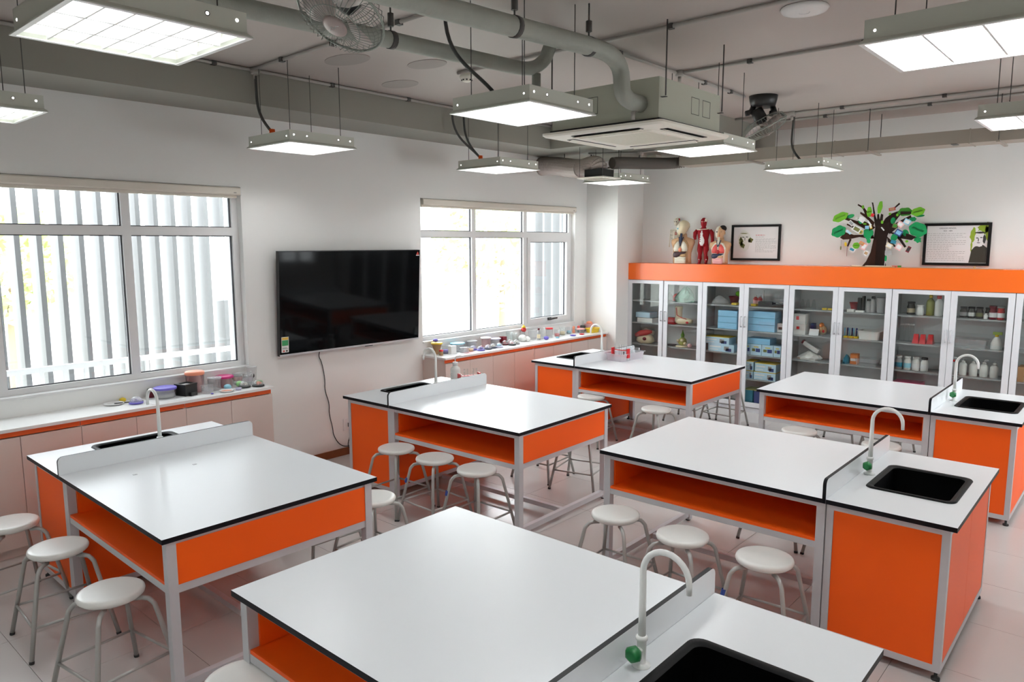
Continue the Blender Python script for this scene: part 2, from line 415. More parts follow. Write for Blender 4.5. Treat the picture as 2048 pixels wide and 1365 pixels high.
# ------------------------------------------------------------------ lab benches
H = 0.80
TK = 0.024     # worktop thickness
def make_bench(label, mirror):
    MIRROR[0] = mirror
    t = thing('lab_bench', label, 'lab bench', group='orange lab benches with sinks')
    US = 0.592; UM = 0.612; UL = 2.0; D = 1.2
    P = lambda nm, mb, m, par=None: part(nm, mb, m, par or t)
    # worktops: white sheet with a black core showing at the edges
    P('worktop', MB().box((UM, 0, H-TK), (UL, D, H), 0, 1), ['top', 'core'])
    b = MB(); h0 = (0.085, 0.35); h1 = (0.49, 0.85)
    for z, flip in ((H, False), (H-TK, True)):
        o = [b._v(p) for p in ((0,0,z),(US,0,z),(US,D,z),(0,D,z))]; i = [b._v(p) for p in ((h0[0],h0[1],z),(h1[0],h0[1],z),(h1[0],h1[1],z),(h0[0],h1[1],z))]
        for k in range(4):
            q = (o[k], o[(k+1)%4], i[(k+1)%4], i[k]); b.face(q[::-1] if flip else q, 0)
        if not flip: top_o, top_i = o, i
        else:
            for k in range(4):
                b.face((o[k], o[(k+1)%4], top_o[(k+1)%4], top_o[k]), 1); b.face((i[(k+1)%4], i[k], top_i[k], top_i[(k+1)%4]), 1)
    P('sink_worktop', b, ['top', 'core'])
    prof = [(0.0, H-TK), (D, H-TK)]
    rr = 0.03
    for k in range(6):
        a = R(90*k/5); prof.append((D-rr+rr*math.cos(a), 0.905-rr+rr*math.sin(a)))
    for k in range(6):
        a = R(90+90*k/5); prof.append((rr+rr*math.cos(a), 0.905-rr+rr*math.sin(a)))
    P('splash_panel', MB().prism(prof, lambda a, c, d: (d, a, c), UM-0.001, US+0.001, 0, 1), ['top', 'core'])
    # drop-in sink
    b = MB(); L = []
    for (g, z, rad) in ((0.0, 0.8005, 0.05), (0.004, 0.807, 0.048), (0.024, 0.807, 0.04), (0.034, 0.80, 0.04), (0.045, 0.62, 0.05), (0.07, 0.605, 0.06)):
        L.append([(x, y, z) for x, y in rrect(0.07+g, 0.335+g, 0.505-g, 0.865-g, rad, 5)])
    b.loft(L[:4], 0, cap0=False, cap1=False); b.loft(L[3:], 1, cap0=False, cap1=True)
    s = P('sink', b, ['sink', 'sink_in'])
    b = MB().lathe([(0.028, 0.0), (0.028, 0.004), (0.012, 0.005)], 14, (0.2875, 0.6, 0.605))
    P('drain', b, 'alu', s)
    # tap
    u, v = 0.548, 0.60
    b = MB(); b.lathe([(0.03, 0), (0.03, 0.004), (0.016, 0.010), (0.0145, 0.012), (0.0145, 0.085), (0.019, 0.088), (0.019, 0.098), (0.012, 0.102)], 16, (u, v, H))
    b.cyl((u, v, H+0.055), (u, v-0.03, H+0.058), 0.011, 0.011, 10)
    tp = P('faucet', b, 'tap')
    pts = [(u, v, H+0.095), (u, v, H+0.20), (u, v, H+0.315)]
    for k in range(1, 13):
        a = R(180*k/12); pts.append((u-0.078+0.078*math.cos(a), v, H+0.315+0.078*math.sin(a)))
    pts.append((u-0.157, v, H+0.285))
    P('spout', MB().tube(pts, [0.0125, 0.0115, 0.0105] + [0.010]*11 + [0.009, 0.0085], 10), 'tap', tp)
    b = MB(); b.T = Matrix.Translation((u, v-0.03, H+0.058)) @ Matrix.Rotation(R(90), 4, 'X')
    b.loft([[(r_*math.cos(2*math.pi*k/12)*(1+0.12*(k%2)), r_*math.sin(2*math.pi*k/12)*(1+0.12*(k%2)), z) for k in range(12)] for r_, z in ((0.012, 0.0), (0.022, 0.006), (0.025, 0.018), (0.021, 0.032), (0.014, 0.036))])
    P('knob', b, 'green', tp)
    # sink cabinet: aluminium frame, orange panels, two doors on the outer side
    A = 0.035
    for (x, y) in ((0.03, 0.03), (0.03, D-0.03-A), (0.56, 0.03), (0.56, D-0.03-A)):
        P('cabinet_post', MB().box((x, y, 0.045), (x+A, y+A, H-TK)), 'alu')
    for y in (0.03, D-0.03-A):
        for z in (0.045, H-TK-A): P('cabinet_rail', MB().box((0.03+A, y, z), (0.56, y+A, z+A)), 'alu')
    for x in (0.03, 0.56):
        for z in (0.045, H-TK-A): P('cabinet_rail', MB().box((x, 0.03+A, z), (x+A, D-0.03-A, z+A)), 'alu')
    z0, z1 = 0.045+A, H-TK-A
    for y in (0.034, D-0.034-0.016): P('cabinet_panel', MB().box((0.03+A+.001, y, z0), (0.559, y+0.016, z1)), 'orange')
    P('cabinet_panel', MB().box((0.575, 0.03+A, z0), (0.591, D-0.03-A, z1)), 'orange')
    P('cabinet_base', MB().box((0.066, 0.07, 0.05), (0.558, D-0.07, 0.062)), 'orange')
    ym = D/2
    for (a, c) in ((0.03+A+0.002, ym-0.0015), (ym+0.0015, D-0.03-A-0.002)):
        P('door', MB().box((0.032, a, z0+0.002), (0.048, c, z1-0.002)), 'orange')
    fm = MB().lathe([(0.02, 0.0), (0.02, 0.012), (0.008, 0.014), (0.008, 0.046)], 12).mesh('foot', 'rubber')
    for (x, y) in ((0.05, 0.05), (0.05, D-0.05), (0.575, 0.05), (0.575, D-0.05)):
        link('foot', fm, t, ((-x if mirror else x), y, 0))
    # desk: legs, rails, open shelf
    B = 0.045
    for (x, yy) in ((0.6, 0.025), (0.6, D-0.025-B), (1.935, 0.025), (1.935, D-0.025-B)):
        P('leg', MB().box((x, yy, 0.012), (x+B, yy+B, H-TK)), 'alu')
        link('foot', fm, t, ((-(x+B/2) if mirror else x+B/2), yy+B/2, -0.0005)).scale = (0.9, 0.9, 0.4)
    for yy in (0.03, D-0.03-0.03):
        P('rail', MB().box((0.645, yy, H-TK-0.032), (1.935, yy+0.03, H-TK)), 'alu')
        P('rail', MB().box((0.645, yy, 0.515), (1.935, yy+0.03, 0.55)), 'alu')
    for x in (0.605, 1.942):
        P('rail', MB().box((x, 0.07, H-TK-0.028), (x+0.03, D-0.07, H-TK)), 'alu')
        P('rail', MB().box((x, 0.07, 0.515), (x+0.03, D-0.07, 0.555)), 'alu')
    P('stretcher', MB().box((1.94, 0.07, 0.035), (1.975, D-0.07, 0.075)), 'alu')
    P('stretcher', MB().box((0.62, 0.585, 0.035), (1.94, 0.62, 0.07)), 'alu')
    P('shelf', MB().box((0.636, 0.031, 0.5505), (1.941, D-0.031, 0.566)), 'orange')
    P('end_panel', MB().box((1.962, 0.0705, 0.556), (1.976, D-0.0705, H-0.0465)), 'orange')
    P('inner_panel', MB().box((1.925, 0.071, 0.567), (1.941, D-0.071, H-0.0505)), 'orange')
    P('inner_panel', MB().box((0.6455, 0.071, 0.567), (0.66, D-0.071, H-0.0505)), 'orange')
    P('divider', MB().box((0.6605, 0.592, 0.567), (1.9245, 0.608, H-0.0505)), 'orange')
    MIRROR[0] = False
    return t
bt = make_bench('white-topped orange lab bench with sink, next to the window with vertical fins', False)
bt.location = (0.7714, 1.3294, 0); bt.rotation_euler.z = R(-0.6)
b2 = copy_tree(bt, (0.762, 3.728, 0), R(1.3), label='white-topped orange lab bench beside the television, wash bottle by its sink')
b3 = copy_tree(bt, (0.762, 6.300, 0), R(-0.25), label='white-topped orange lab bench with a clear tray of test tubes on its top')
for (u_, v_, a_) in ((0.92, 0.30, 20), (0.98, 0.62, -30)):   # two stuck scraps on the first worktop
    part('stuck_scrap', MB().box((u_-0.008, v_-0.011, H+0.0002), (u_+0.008, v_+0.011, H+0.002)), 'alu', bt)
br = make_bench('bare white-topped orange lab bench with sink, farthest of its row from the glass-door cabinets', True)
br.location = (5.4556, 1.277, 0)
b5 = copy_tree(br, (5.4259, 3.804, 0), R(0.2), label='bare white-topped orange lab bench with sink, between two benches of the row away from windows')
b6 = copy_tree(br, (5.3716, 6.366, 0), R(-0.07), label='bare white-topped orange lab bench standing right before the glass-door cabinets')

# ------------------------------------------------------------------ stools
def make_stool():
    t = thing('round_stool', '', 'stool', group='round stools around the lab benches')
    hs = 0.51; r = 0.146
    prof = [(r-0.03, hs-0.036), (r-0.012, hs-0.034), (r-0.003, hs-0.026), (r, hs-0.016), (r-0.003, hs-0.006), (r-0.012, hs-0.001), (r-0.03, hs), (0.02, hs+0.001)]
    part('seat', MB().lathe(prof, 36), 'stool_seat', t)
    part('seat_plate', MB().lathe([(0.10, hs-0.043), (0.10, hs-0.0362)], 24), 'stool_tube', t)
    f = 0.205
    def leg_at(z):   # straight lower part
        k = (0.46 - z)/0.46; return 0.132 + (f-0.132)*k
    for sx in (-1, 1):
        for sy in (-1, 1):
            pts = [(sx*0.07, sy*0.07, hs-0.054), (sx*0.095, sy*0.095, hs-0.054), (sx*0.113, sy*0.113, hs-0.060), (sx*0.124, sy*0.124, hs-0.075), (sx*0.132, sy*0.132, 0.42), (sx*f, sy*f, 0.012)]
            lg = part('leg', MB().tube(pts, 0.0115, 10), 'stool_tube', t)
            part('foot_cap', MB().cyl((sx*(f-.001), sy*(f-.001), 0.014), (sx*(f+0.001), sy*(f+0.001), 0.0), 0.0128, 0.0128, 10), 'rubber', lg)
    a = leg_at(0.17)
    for p0, p1 in (((-a,-a), (a,-a)), ((a,-a), (a,a)), ((a,a), (-a,a)), ((-a,a), (-a,-a))):
        part('stretcher', MB().cyl((*p0, 0.17), (*p1, 0.17), 0.0075, n=8), 'stool_tube', t)
    return t
proto = make_stool(); used = [False]
def stool(x, y, rz, label, sticker=False):
    if used[0]: o = copy_tree(proto, (x, y, 0), R(rz), label=label)
    else:
        o = proto; o.location = (x, y, 0); o.rotation_euler.z = R(rz); o['label'] = label; used[0] = True
    return o
E_ = 'pale round stool '
ST = [(1.10, 1.135, 8, 'by the finned window bench, nearest the counter'), (1.70, 1.20, -3, 'by the finned window bench, middle of three'), (2.455, 1.19, 8, 'by the finned window bench, at its desk corner'),
      (1.575, 3.645, 3, 'at the television bench, beside its sink cabinet'), (2.01, 3.66, -2, 'at the television bench, middle of three'), (2.445, 3.67, 2, 'at the television bench, by its free corner'),
      (1.60, 6.29, 5, 'at the tray bench, beside its sink cabinet'), (2.43, 6.22, -8, 'at the tray bench, by its free corner'),
      (3.59, 1.24, 10, 'at the bench farthest from the cabinets'),
      (3.69, 3.585, 4, 'at the middle windowless-row bench, by its desk corner'), (4.155, 3.555, -2, 'at the middle windowless-row bench, middle of three'), (4.62, 3.565, 4, 'at the middle windowless-row bench, beside its sink cabinet'),
      (3.80, 6.29, 0, 'at the bench before the cabinets, by its desk corner'), (4.467, 6.26, 9, 'at the bench before the cabinets, beside its sink cabinet'),
      (2.36, 2.80, 5, 'between the finned window bench and the television bench'),
      (1.88, 2.74, -4, 'half hidden behind the finned window bench, inner one'),
      (1.93, 5.07, 4, 'behind the television bench, inner one of two'), (2.36, 5.06, 14, 'behind the television bench, outer one of two'),
      (1.90, 7.86, 3, 'between the tray bench and the cabinets, inner one'), (2.36, 7.88, -3, 'between the tray bench and the cabinets, outer one'),
      (3.63, 7.93, 2, 'between the last bench and the cabinets, by its desk corner'), (4.10, 7.93, -3, 'between the last bench and the cabinets, nearer its sink'),
      (4.10, 5.08, 3, 'behind the middle windowless-row bench'), (4.56, 5.10, 0, 'behind the middle windowless-row bench, near its sink')]
for k, (x, y, rz, l) in enumerate(ST): stool(x, y, rz, E_ + l)
# blue paper stickers on three stool legs
mat('sticker_blue', (0.02, 0.06, 0.30), 0.5)
for k, s_ in enumerate([o for o in COL.objects if o.name.startswith('round_stool')]):
    if k in (4, 5, 11):
        lg = [c for c in s_.children if c.name.startswith('leg')][0]
        q = MB().cyl((-0.1515, -0.1515, 0.345), (-0.157, -0.157, 0.31), 0.0122, 0.0122, 10, caps=False)
        part('sticker', q, 'sticker_blue', lg)

# ------------------------------------------------------------------ suspended lamps
LZ = 2.86
def make_lamp(deep=False, tubemat='tube'):
    t = thing('louvre_lamp', '', 'lamp', (0, 0, LZ), group='suspended square louvre lamps')
    a, c, hh = 0.3025, 0.288, 0.088
    # housing: flared sides and top, open below
    b = MB(); L = []
    for (g, z) in ((a, 0.0), (a, 0.004), (c, 0.018), (c, hh)):
        L.append([(-g, -g, z), (g, -g, z), (g, g, z), (-g, g, z)])
    b.loft(L, 0, cap0=False, cap1=True, sm=False)
    part('housing', b, 'lampbody', t)
    b = MB()
    for s0, s1 in (((-a, -a), (a, -a+0.018)), ((-a, a-0.018), (a, a)), ((-a, -a+0.018), (-a+0.018, a-0.018)), ((a-0.018, -a+0.018), (a, a-0.018))):
        b.box((s0[0], s0[1], -0.002), (s1[0], s1[1], 0.001))
    part('rim', b, 'blade', t)
    part('reflector', MB().box((-c+0.004, -c+0.004, hh-0.008), (c-0.004, c-0.004, hh-0.004)), 'reflector', t)
    w_ = 2*(a-0.02)/3
    for k in range(3):
        x = -a+0.02 + w_*(k+0.5)
        part('tube', MB().cyl((x, -0.275, 0.050), (x, 0.275, 0.050), 0.013, n=12), tubemat, t)
    dk = 1.5 if deep else 1.0
    lm = MB(); lm.loft([[(-0.004, -0.28, 0.004), (0.004, -0.28, 0.004), (0.004, 0.28, 0.004), (-0.004, 0.28, 0.004)], [(-0.014*dk, -0.28, 0.04*dk), (0.014*dk, -0.28, 0.04*dk), (0.014*dk, 0.28, 0.04*dk), (-0.014*dk, 0.28, 0.04*dk)]], sm=False)
    lme = lm.mesh('louvre_blade', 'blade')
    for k in range(2): link('louvre_blade', lme, t, (-a+0.02 + w_*(k+1), 0, 0))
    cm = MB(); n = 6; zz = []
    up = [(-w_/2+0.006, 0.038)] + [(-w_/2+0.006 + (w_-0.012)*k/n, 0.006 + 0.0*k) for k in range(n+1)] + [(w_/2-0.006, 0.038)]
    prof = [(-w_/2+0.005, 0.004), (w_/2-0.005, 0.004), (w_/2-0.008, 0.030), (w_/4, 0.024), (0, 0.022), (-w_/4, 0.024), (-w_/2+0.008, 0.030)]
    cm.prism(prof, lambda p, q, d: (p, d, q), -0.003, 0.003)
    for q_ in range(len(cm.v)): cm.v[q_] = (cm.v[q_][0], cm.v[q_][1], 0.004 + (cm.v[q_][2]-0.004)*(1.6 if deep else 1.0))
    cme = cm.mesh('louvre_blade', 'blade')
    for k in range(3):
        for j in range(5): link('louvre_blade', cme, t, (-a+0.02 + w_*(k+0.5), -0.28 + 0.56*(j+1)/6, 0))
    for (x, y) in ((-0.2, -0.225), (0.2, -0.225), (-0.2, 0.225), (0.2, 0.225)):
        part('rod', MB().cyl((x, y, hh), (x, y, CZ-LZ), 0.0028, n=6), 'rod', t)
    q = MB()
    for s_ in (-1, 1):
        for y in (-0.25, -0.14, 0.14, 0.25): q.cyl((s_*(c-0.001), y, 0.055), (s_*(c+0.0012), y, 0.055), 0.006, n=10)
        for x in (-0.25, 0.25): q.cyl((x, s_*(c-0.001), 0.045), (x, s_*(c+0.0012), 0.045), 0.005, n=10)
    part('leak_glow', q, 'glow', t)  # glowing discs stand in for lamp light leaking through small holes
    q = MB()
    for s_ in (-1, 1):
        for y in (-0.14, 0.14): q.cyl((s_*(c-0.001), y, 0.055), (s_*(c+0.0008), y, 0.055), 0.0095, n=12)
    part('knockout_ring', q, 'rod', t)
    return t
lamps = {'a': make_lamp(), 'b': make_lamp(False, 'tube_soft'), 'c': make_lamp(True, 'tube_weak')}; first = {k: True for k in lamps}
rows = (1.165, 3.335, 5.625, 7.80, -1.07); cols = (0.885, 3.175, 5.40)  # last row is added behind the camera to light the near-side faces
LAB = {(0,0): 'over the counter by the finned window', (1,0): 'with an orange cable cap, over the television bench', (2,0): 'over the sash window counter', (3,0): 'by the pillar beside the exhaust grille',
       (0,1): 'with deep visible louvre cells, between the two nearest benches', (1,1): 'hanging between the big ceiling pipes and the air conditioner', (2,1): 'hanging just behind the air conditioner', (3,1): 'below the long back duct near the tilted ceiling fan',
       (0,2): 'over the bench farthest from the cabinets, out by the corner', (1,2): 'over the sink of the middle windowless-row bench', (2,2): 'over the sink of the bench before the cabinets', (3,2): 'before the last glass-door cabinet', (4,0): 'added unseen by the rear wall next to the finned window', (4,1): 'added unseen by the rear wall, middle of its row', (4,2): 'added unseen by the rear wall, away from the windows'}
for i, y in enumerate(rows):
    for j, x in enumerate(cols):
        l = 'suspended square white louvre lamp ' + LAB[(i, j)]
        xx = x + (0.06 if i == 0 and j == 0 else 0)
        kd = 'c' if (i, j) in ((0, 1), (0, 0)) else ('b' if j == 0 else 'a'); lp = lamps[kd]
        if first[kd]: lp.location = (xx, y, LZ); lp['label'] = l; first[kd] = False; o = lp
        else: o = copy_tree(lp, (xx, y, LZ), 0, label=l)
        if (i, j) == (3, 0):
            for c_ in o.children:
                if c_.name.startswith('rod'):
                    x_, y_ = c_.data.vertices[0].co.x, c_.data.vertices[0].co.y
                    c_.data = MB().cyl((x_, y_, 0.088), (x_, y_, 3.21-LZ), 0.0028, n=6).mesh('rod', 'rod')
        # supply cable in flexible sleeve down to the lamp
        if (i, j) in ((1,0), (2,0), (1,1), (3,1), (3,0)):
            q = MB()
            top = {(1,0): (0.60, 3.13, 3.42), (2,0): (0.66, 5.20, 3.40), (1,1): (2.86, 3.02, 3.42), (3,1): (3.0, 7.92, 3.43), (3,0): (1.25, 7.75, 3.19)}[(i, j)]
            end = (xx - 0.02, y - 0.24, LZ+0.10) if (i, j) != (3,1) else (xx, y-0.1, LZ+0.10)
            q.tube(bez(top, (top[0], top[1], top[2]-0.25), (end[0]-0.12, end[1]-0.05, end[2]+0.14), end, 12), 0.011, 8)
            part('cable', q, 'flex', o, True)
        if (i, j) == (1, 0):
            part('cable_cap', MB().cyl((xx-0.02, y-0.24, LZ+0.088), (xx-0.02, y-0.24, LZ+0.125), 0.022, 0.020, 14), 'orange', o, True)
# ------------------------------------------------------------------ television
def television():
    t = thing('television', 'large black flat television hanging on the wall between the windows', 'television', (0.06, 4.385, 1.09))
    x0 = 0.075; tilt = R(-3.0)
    T = Matrix.Translation((x0, 4.385, 1.575)) @ Matrix.Rotation(-tilt, 4, 'Y')
    b = MB(); b.T = T
    b.box((-0.02, -0.837, -0.48), (0.018, 0.837, 0.48)); part('casing', b, 'black', t, True)
    b = MB(); b.T = T; b.box((-0.05, -0.45, -0.34), (-0.0205, 0.45, 0.15)); part('back_box', b, 'black', t, True)
    b = MB(); b.T = T; b.box((0.0185, -0.831, -0.462), (0.0205, 0.831, 0.474)); part('screen', b, 'screen', t, True)
    b = MB(); b.T = T; b.box((0.0185, -0.837, -0.4795), (0.021, 0.837, -0.4635)); part('lower_bezel', b, 'alu', t, True)['label'] = 'thin grey lower bezel'
    b = MB(); b.T = T; b.box((0.0185, 0.12, -0.487), (0.022, 0.22, -0.4805)); part('sensor', b, 'black', t, True)
    mat('sticker_white', (0.75, 0.76, 0.74), 0.5); mat('sticker_green', (0.03, 0.30, 0.10), 0.5); mat('sticker_yellow', (0.75, 0.48, 0.06), 0.5); mat('sticker_red', (0.62, 0.04, 0.02), 0.5)
    b = MB(); b.T = T
    b.box((0.0207, -0.82, -0.445), (0.0212, -0.745, -0.30), 0)
    b.box((0.0213, -0.815, -0.327), (0.0216, -0.75, -0.305), 1); b.box((0.0213, -0.815, -0.382), (0.0216, -0.75, -0.331), 2)
    b.box((0.0213, -0.805, -0.438), (0.0216, -0.788, -0.424), 3); b.box((0.0213, -0.775, -0.438), (0.0216, -0.757, -0.424), 4)
    b.box((0.0213, -0.812, -0.412), (0.0216, -0.753, -0.409), 4); b.box((0.0213, -0.812, -0.403), (0.0216, -0.765, -0.400), 4)
    st = part('energy_label', b, ['sticker_white', 'sticker_yellow', 'sticker_green', 'sticker_red', 'black'], t, True); st['label'] = 'green and white energy label'
    b = MB(); b.T = T
    b.prism([(0.785, 0.43), (0.805, 0.462), (0.822, 0.43)], lambda p, q, d: (d, p, q), 0.0207, 0.0213, 1)
    b.box((0.0207, 0.783, 0.418), (0.0213, 0.825, 0.427), 0)
    part('corner_sticker', b, ['sticker_white', 'sticker_red'], t, True)
    b = MB().box((0.0, 4.0, 1.3), (0.028, 4.77, 1.75)); part('wall_bracket', b, 'black', t, True)
    pts = [(0.03, 4.00, 1.10), (0.012, 3.995, 1.00), (0.012, 4.05, 0.88), (0.012, 4.09, 0.72), (0.012, 4.065, 0.62), (0.012, 4.13, 0.47), (0.012, 4.10, 0.38), (0.012, 4.14, 0.24), (0.012, 4.12, 0.12), (0.014, 4.20, 0.06), (0.02, 4.33, 0.035), (0.03, 4.42, 0.06), (0.03, 4.40, 0.10), (0.03, 4.34, 0.0)]
    pts = [(0.03, 4.00, 1.10), (0.012, 3.995, 1.04), (0.012, 4.03, 0.98), (0.012, 4.06, 0.80), (0.012, 4.05, 0.70), (0.012, 4.10, 0.56), (0.012, 4.09, 0.46), (0.012, 4.13, 0.30), (0.012, 4.13, 0.24), (0.014, 4.19, 0.13), (0.02, 4.27, 0.085), (0.03, 4.35, 0.10), (0.03, 4.37, 0.13), (0.025, 4.32, 0.05), (0.02, 4.29, 0.10), (0.018, 4.33, 0.20), (0.03, 4.325, 0.30)]
    # smooth the path
    P = [Vector(p) for p in pts]
    for _ in range(2):
        Q = [P[0]]
        for a, c in zip(P, P[1:]): Q += [a.lerp(c, 0.25), a.lerp(c, 0.75)]
        P = Q + [P[-1]]
    part('power_cord', MB().tube(P, 0.0045, 6), 'black', t, True)
television()
t = thing('wall_socket', 'white double wall socket below the television', 'socket', (0.0, 4.30, 0.27))
part('plate', MB().box((0.0005, 4.26, 0.25), (0.009, 4.38, 0.37)), 'plastic_white', t, True)
q = MB().box((0.0095, 4.31, 0.285), (0.032, 4.34, 0.325)); part('plug', q, 'black', t, True)

# ------------------------------------------------------------------ counters below the windows
mat('orange_strip', (0.72, 0.10, 0.008), 0.45)
def counters():
    n = 0
    # left run: doors step back from y = 3.28
    ws = MB().box((0.0, 0.28, 0.878), (0.385, 3.295, 0.90))
    solid('counter_top', ws, 'counter', 'long white counter top below the window with vertical fins', 'counter top', (0.19, 1.79, 0.878), world=True)
    ws = MB().box((0.0, 5.322, 0.878), (0.385, 8.404, 0.90))
    solid('counter_top', ws, 'counter', 'long white counter top below the window with the sash, crowded with models', 'counter top', (0.19, 6.86, 0.878), world=True)
    names = {0: ('the end unit nearest the television', 'the second from the television', 'the third from the television', 'the last one far from the television'),
             1: ('the end unit nearest the television', 'the second from the television', 'the third from the television', 'the end unit beside the pillar')}
    for run, (ya, dirn) in enumerate(((3.28, -1), (5.335, 1))):
        for k in range(4):
            a = ya + dirn*0.75*k; c = a + dirn*0.75
            y0, y1 = min(a, c), max(a, c)
            if run == 1 and k == 3: y1 = 8.402
            lab = 'beige cabinet with orange strip under the ' + ('finned window' if run == 0 else 'sash window') + ', ' + names[run][k]
            t = thing('base_cabinet', lab, 'cabinet', (0.18, (y0+y1)/2, 0), group='beige base cabinets along the window wall')
            b = MB(); b.box((0.001, y0+0.001, 0.07), (0.35, y0+0.017, 0.8775)); b.box((0.001, y1-0.017, 0.07), (0.35, y1-0.001, 0.8775))
            b.box((0.001, y0+0.017, 0.07), (0.35, y1-0.017, 0.086)); b.box((0.001, y0+0.017, 0.086), (0.012, y1-0.017, 0.8775))
            part('body', b, 'laminate', t, True)
            part('plinth', MB().box((0.02, y0+0.002, 0.0), (0.325, y1-0.002, 0.0695)), 'laminate', t, True)
            part('finger_rail', MB().box((0.335, y0+0.002, 0.838), (0.352, y1-0.002, 0.8775)), 'orange_strip', t, True)['label'] = 'orange strip above the doors'
            m_ = (y0 + 0.375) if not (run == 1 and k == 3) else y0+0.375
            segs = [(y0, m_), (m_, y0+0.75 if run == 1 else y1)]
            for (p0, p1) in segs:
                d = part('door', MB().box((0.3505, p0+0.0016, 0.072), (0.368, p1-0.0016, 0.834)), 'laminate', t, True)
            if run == 1 and k == 3: part('filler_panel', MB().box((0.3505, y0+0.7516, 0.072), (0.366, y1-0.001, 0.834)), 'laminate', t, True)
counters()

# ------------------------------------------------------------------ glass-door cabinets along the back wall
YF = 8.70; YB = Y1
SH = (0.425, 0.73, 1.03, 1.335)
mat('cab_alu', (0.72, 0.735, 0.765), 0.4, metal=0.0, noise=0.02, scale=20)
mat('cab_in', (0.70, 0.715, 0.71), 0.5)
mat('cab_side', (0.33, 0.34, 0.34), 0.5)
mat('cab_low', (0.16, 0.15, 0.145), 0.5)
def cabinets():
    Wd = 1.12
    labs = ['grey glass-door cabinet beside the pillar, holding anatomical models', 'grey glass-door cabinet full of light blue boxes', 'grey glass-door cabinet with glassware, white cartons and bottle rack', 'grey glass-door cabinet with chemical bottles and red stands', 'grey glass-door cabinet past the chemical bottle cabinet, mostly cut off']
    for k in range(5):
        x0 = 0.512 + Wd*k; x1 = x0 + Wd - 0.004
        t = thing('glass_cabinet', labs[k], 'cabinet', ((x0+x1)/2, (YF+YB)/2, 0), group='glass-door cabinets along the back wall')
        part('side_panel', MB().box((x0, YF+0.024, 0.06), (x0+0.016, YB-0.002, 1.62)), 'cab_side', t, True)
        part('side_panel', MB().box((x1-0.016, YF+0.024, 0.06), (x1, YB-0.002, 1.62)), 'cab_side', t, True)
        part('back_panel', MB().box((x0+0.016, YB-0.012, 0.06), (x1-0.016, YB-0.002, 1.62)), 'cab_in', t, True)
        part('top_panel', MB().box((x0+0.016, YF+0.024, 1.604), (x1-0.016, YB-0.012, 1.62)), 'cab_side', t, True)
        part('bottom_panel', MB().box((x0+0.016, YF+0.024, 0.06), (x1-0.016, YB-0.012, 0.08)), 'cab_side', t, True)
        part('plinth', MB().box((x0, YF+0.03, 0.0), (x1, YB-0.01, 0.0595)), 'cab_alu', t, True)
        for z in SH:
            part('shelf', MB().box((x0+0.0165, YF+0.032, z-0.014), (x1-0.0165, YB-0.0125, z)), 'cab_side', t, True)
        for s_ in range(2):
            d0 = x0 + 0.0015 + s_*(Wd-0.004)/2; d1 = d0 + (Wd-0.004)/2 - 0.003
            if k == 0 and s_ == 0: d1 -= 0.012
            fw_ = 0.058; za, zb = 0.075, 1.615
            b = MB(); b.box((d0, YF, za), (d0+fw_, YF+0.022, zb)); b.box((d1-fw_, YF, za), (d1, YF+0.022, zb)); b.box((d0+fw_, YF, za), (d1-fw_, YF+0.022, za+fw_)); b.box((d0+fw_, YF, zb-0.045), (d1-fw_, YF+0.022, zb))
            d = part('door', b, 'cab_alu', t, True)
            part('pane', MB().box((d0+fw_, YF+0.009, za+fw_), (d1-fw_, YF+0.013, zb-0.045)), 'cabglass', d, True)
            hx = d1-0.022 if s_ == 0 else d0+0.022
            h = MB(); h.tube([(hx, YF-0.0005, 1.08), (hx, YF-0.022, 1.08), (hx, YF-0.026, 1.10), (hx, YF-0.026, 1.185), (hx, YF-0.022, 1.205), (hx, YF-0.0005, 1.205)], 0.0075, 8)
            part('handle', h, 'alu', d, True)
    # orange fascia standing on the row
    b = MB().box((0.5105, YF-0.004, 1.6205), (6.115, YF+0.016, 1.845))
    t = thing('cabinet_fascia', 'long orange fascia board running along the top of the glass-door cabinets', 'fascia', (3.3, YF, 1.6205))
    part('front_board', MB().box((0.63, YF-0.004, 1.6205), (6.115, YF+0.014, 1.845)), 'orange_gloss', t, True)
    part('end_board', MB().box((0.5115, YF-0.004, 1.6205), (0.629, YF+0.014, 1.845)), 'orange_gloss', t, True)
    part('top_board', MB().box((0.5115, YF+0.0145, 1.829), (6.115, YB-0.003, 1.845)), 'orange_gloss', t, True)
cabinets()

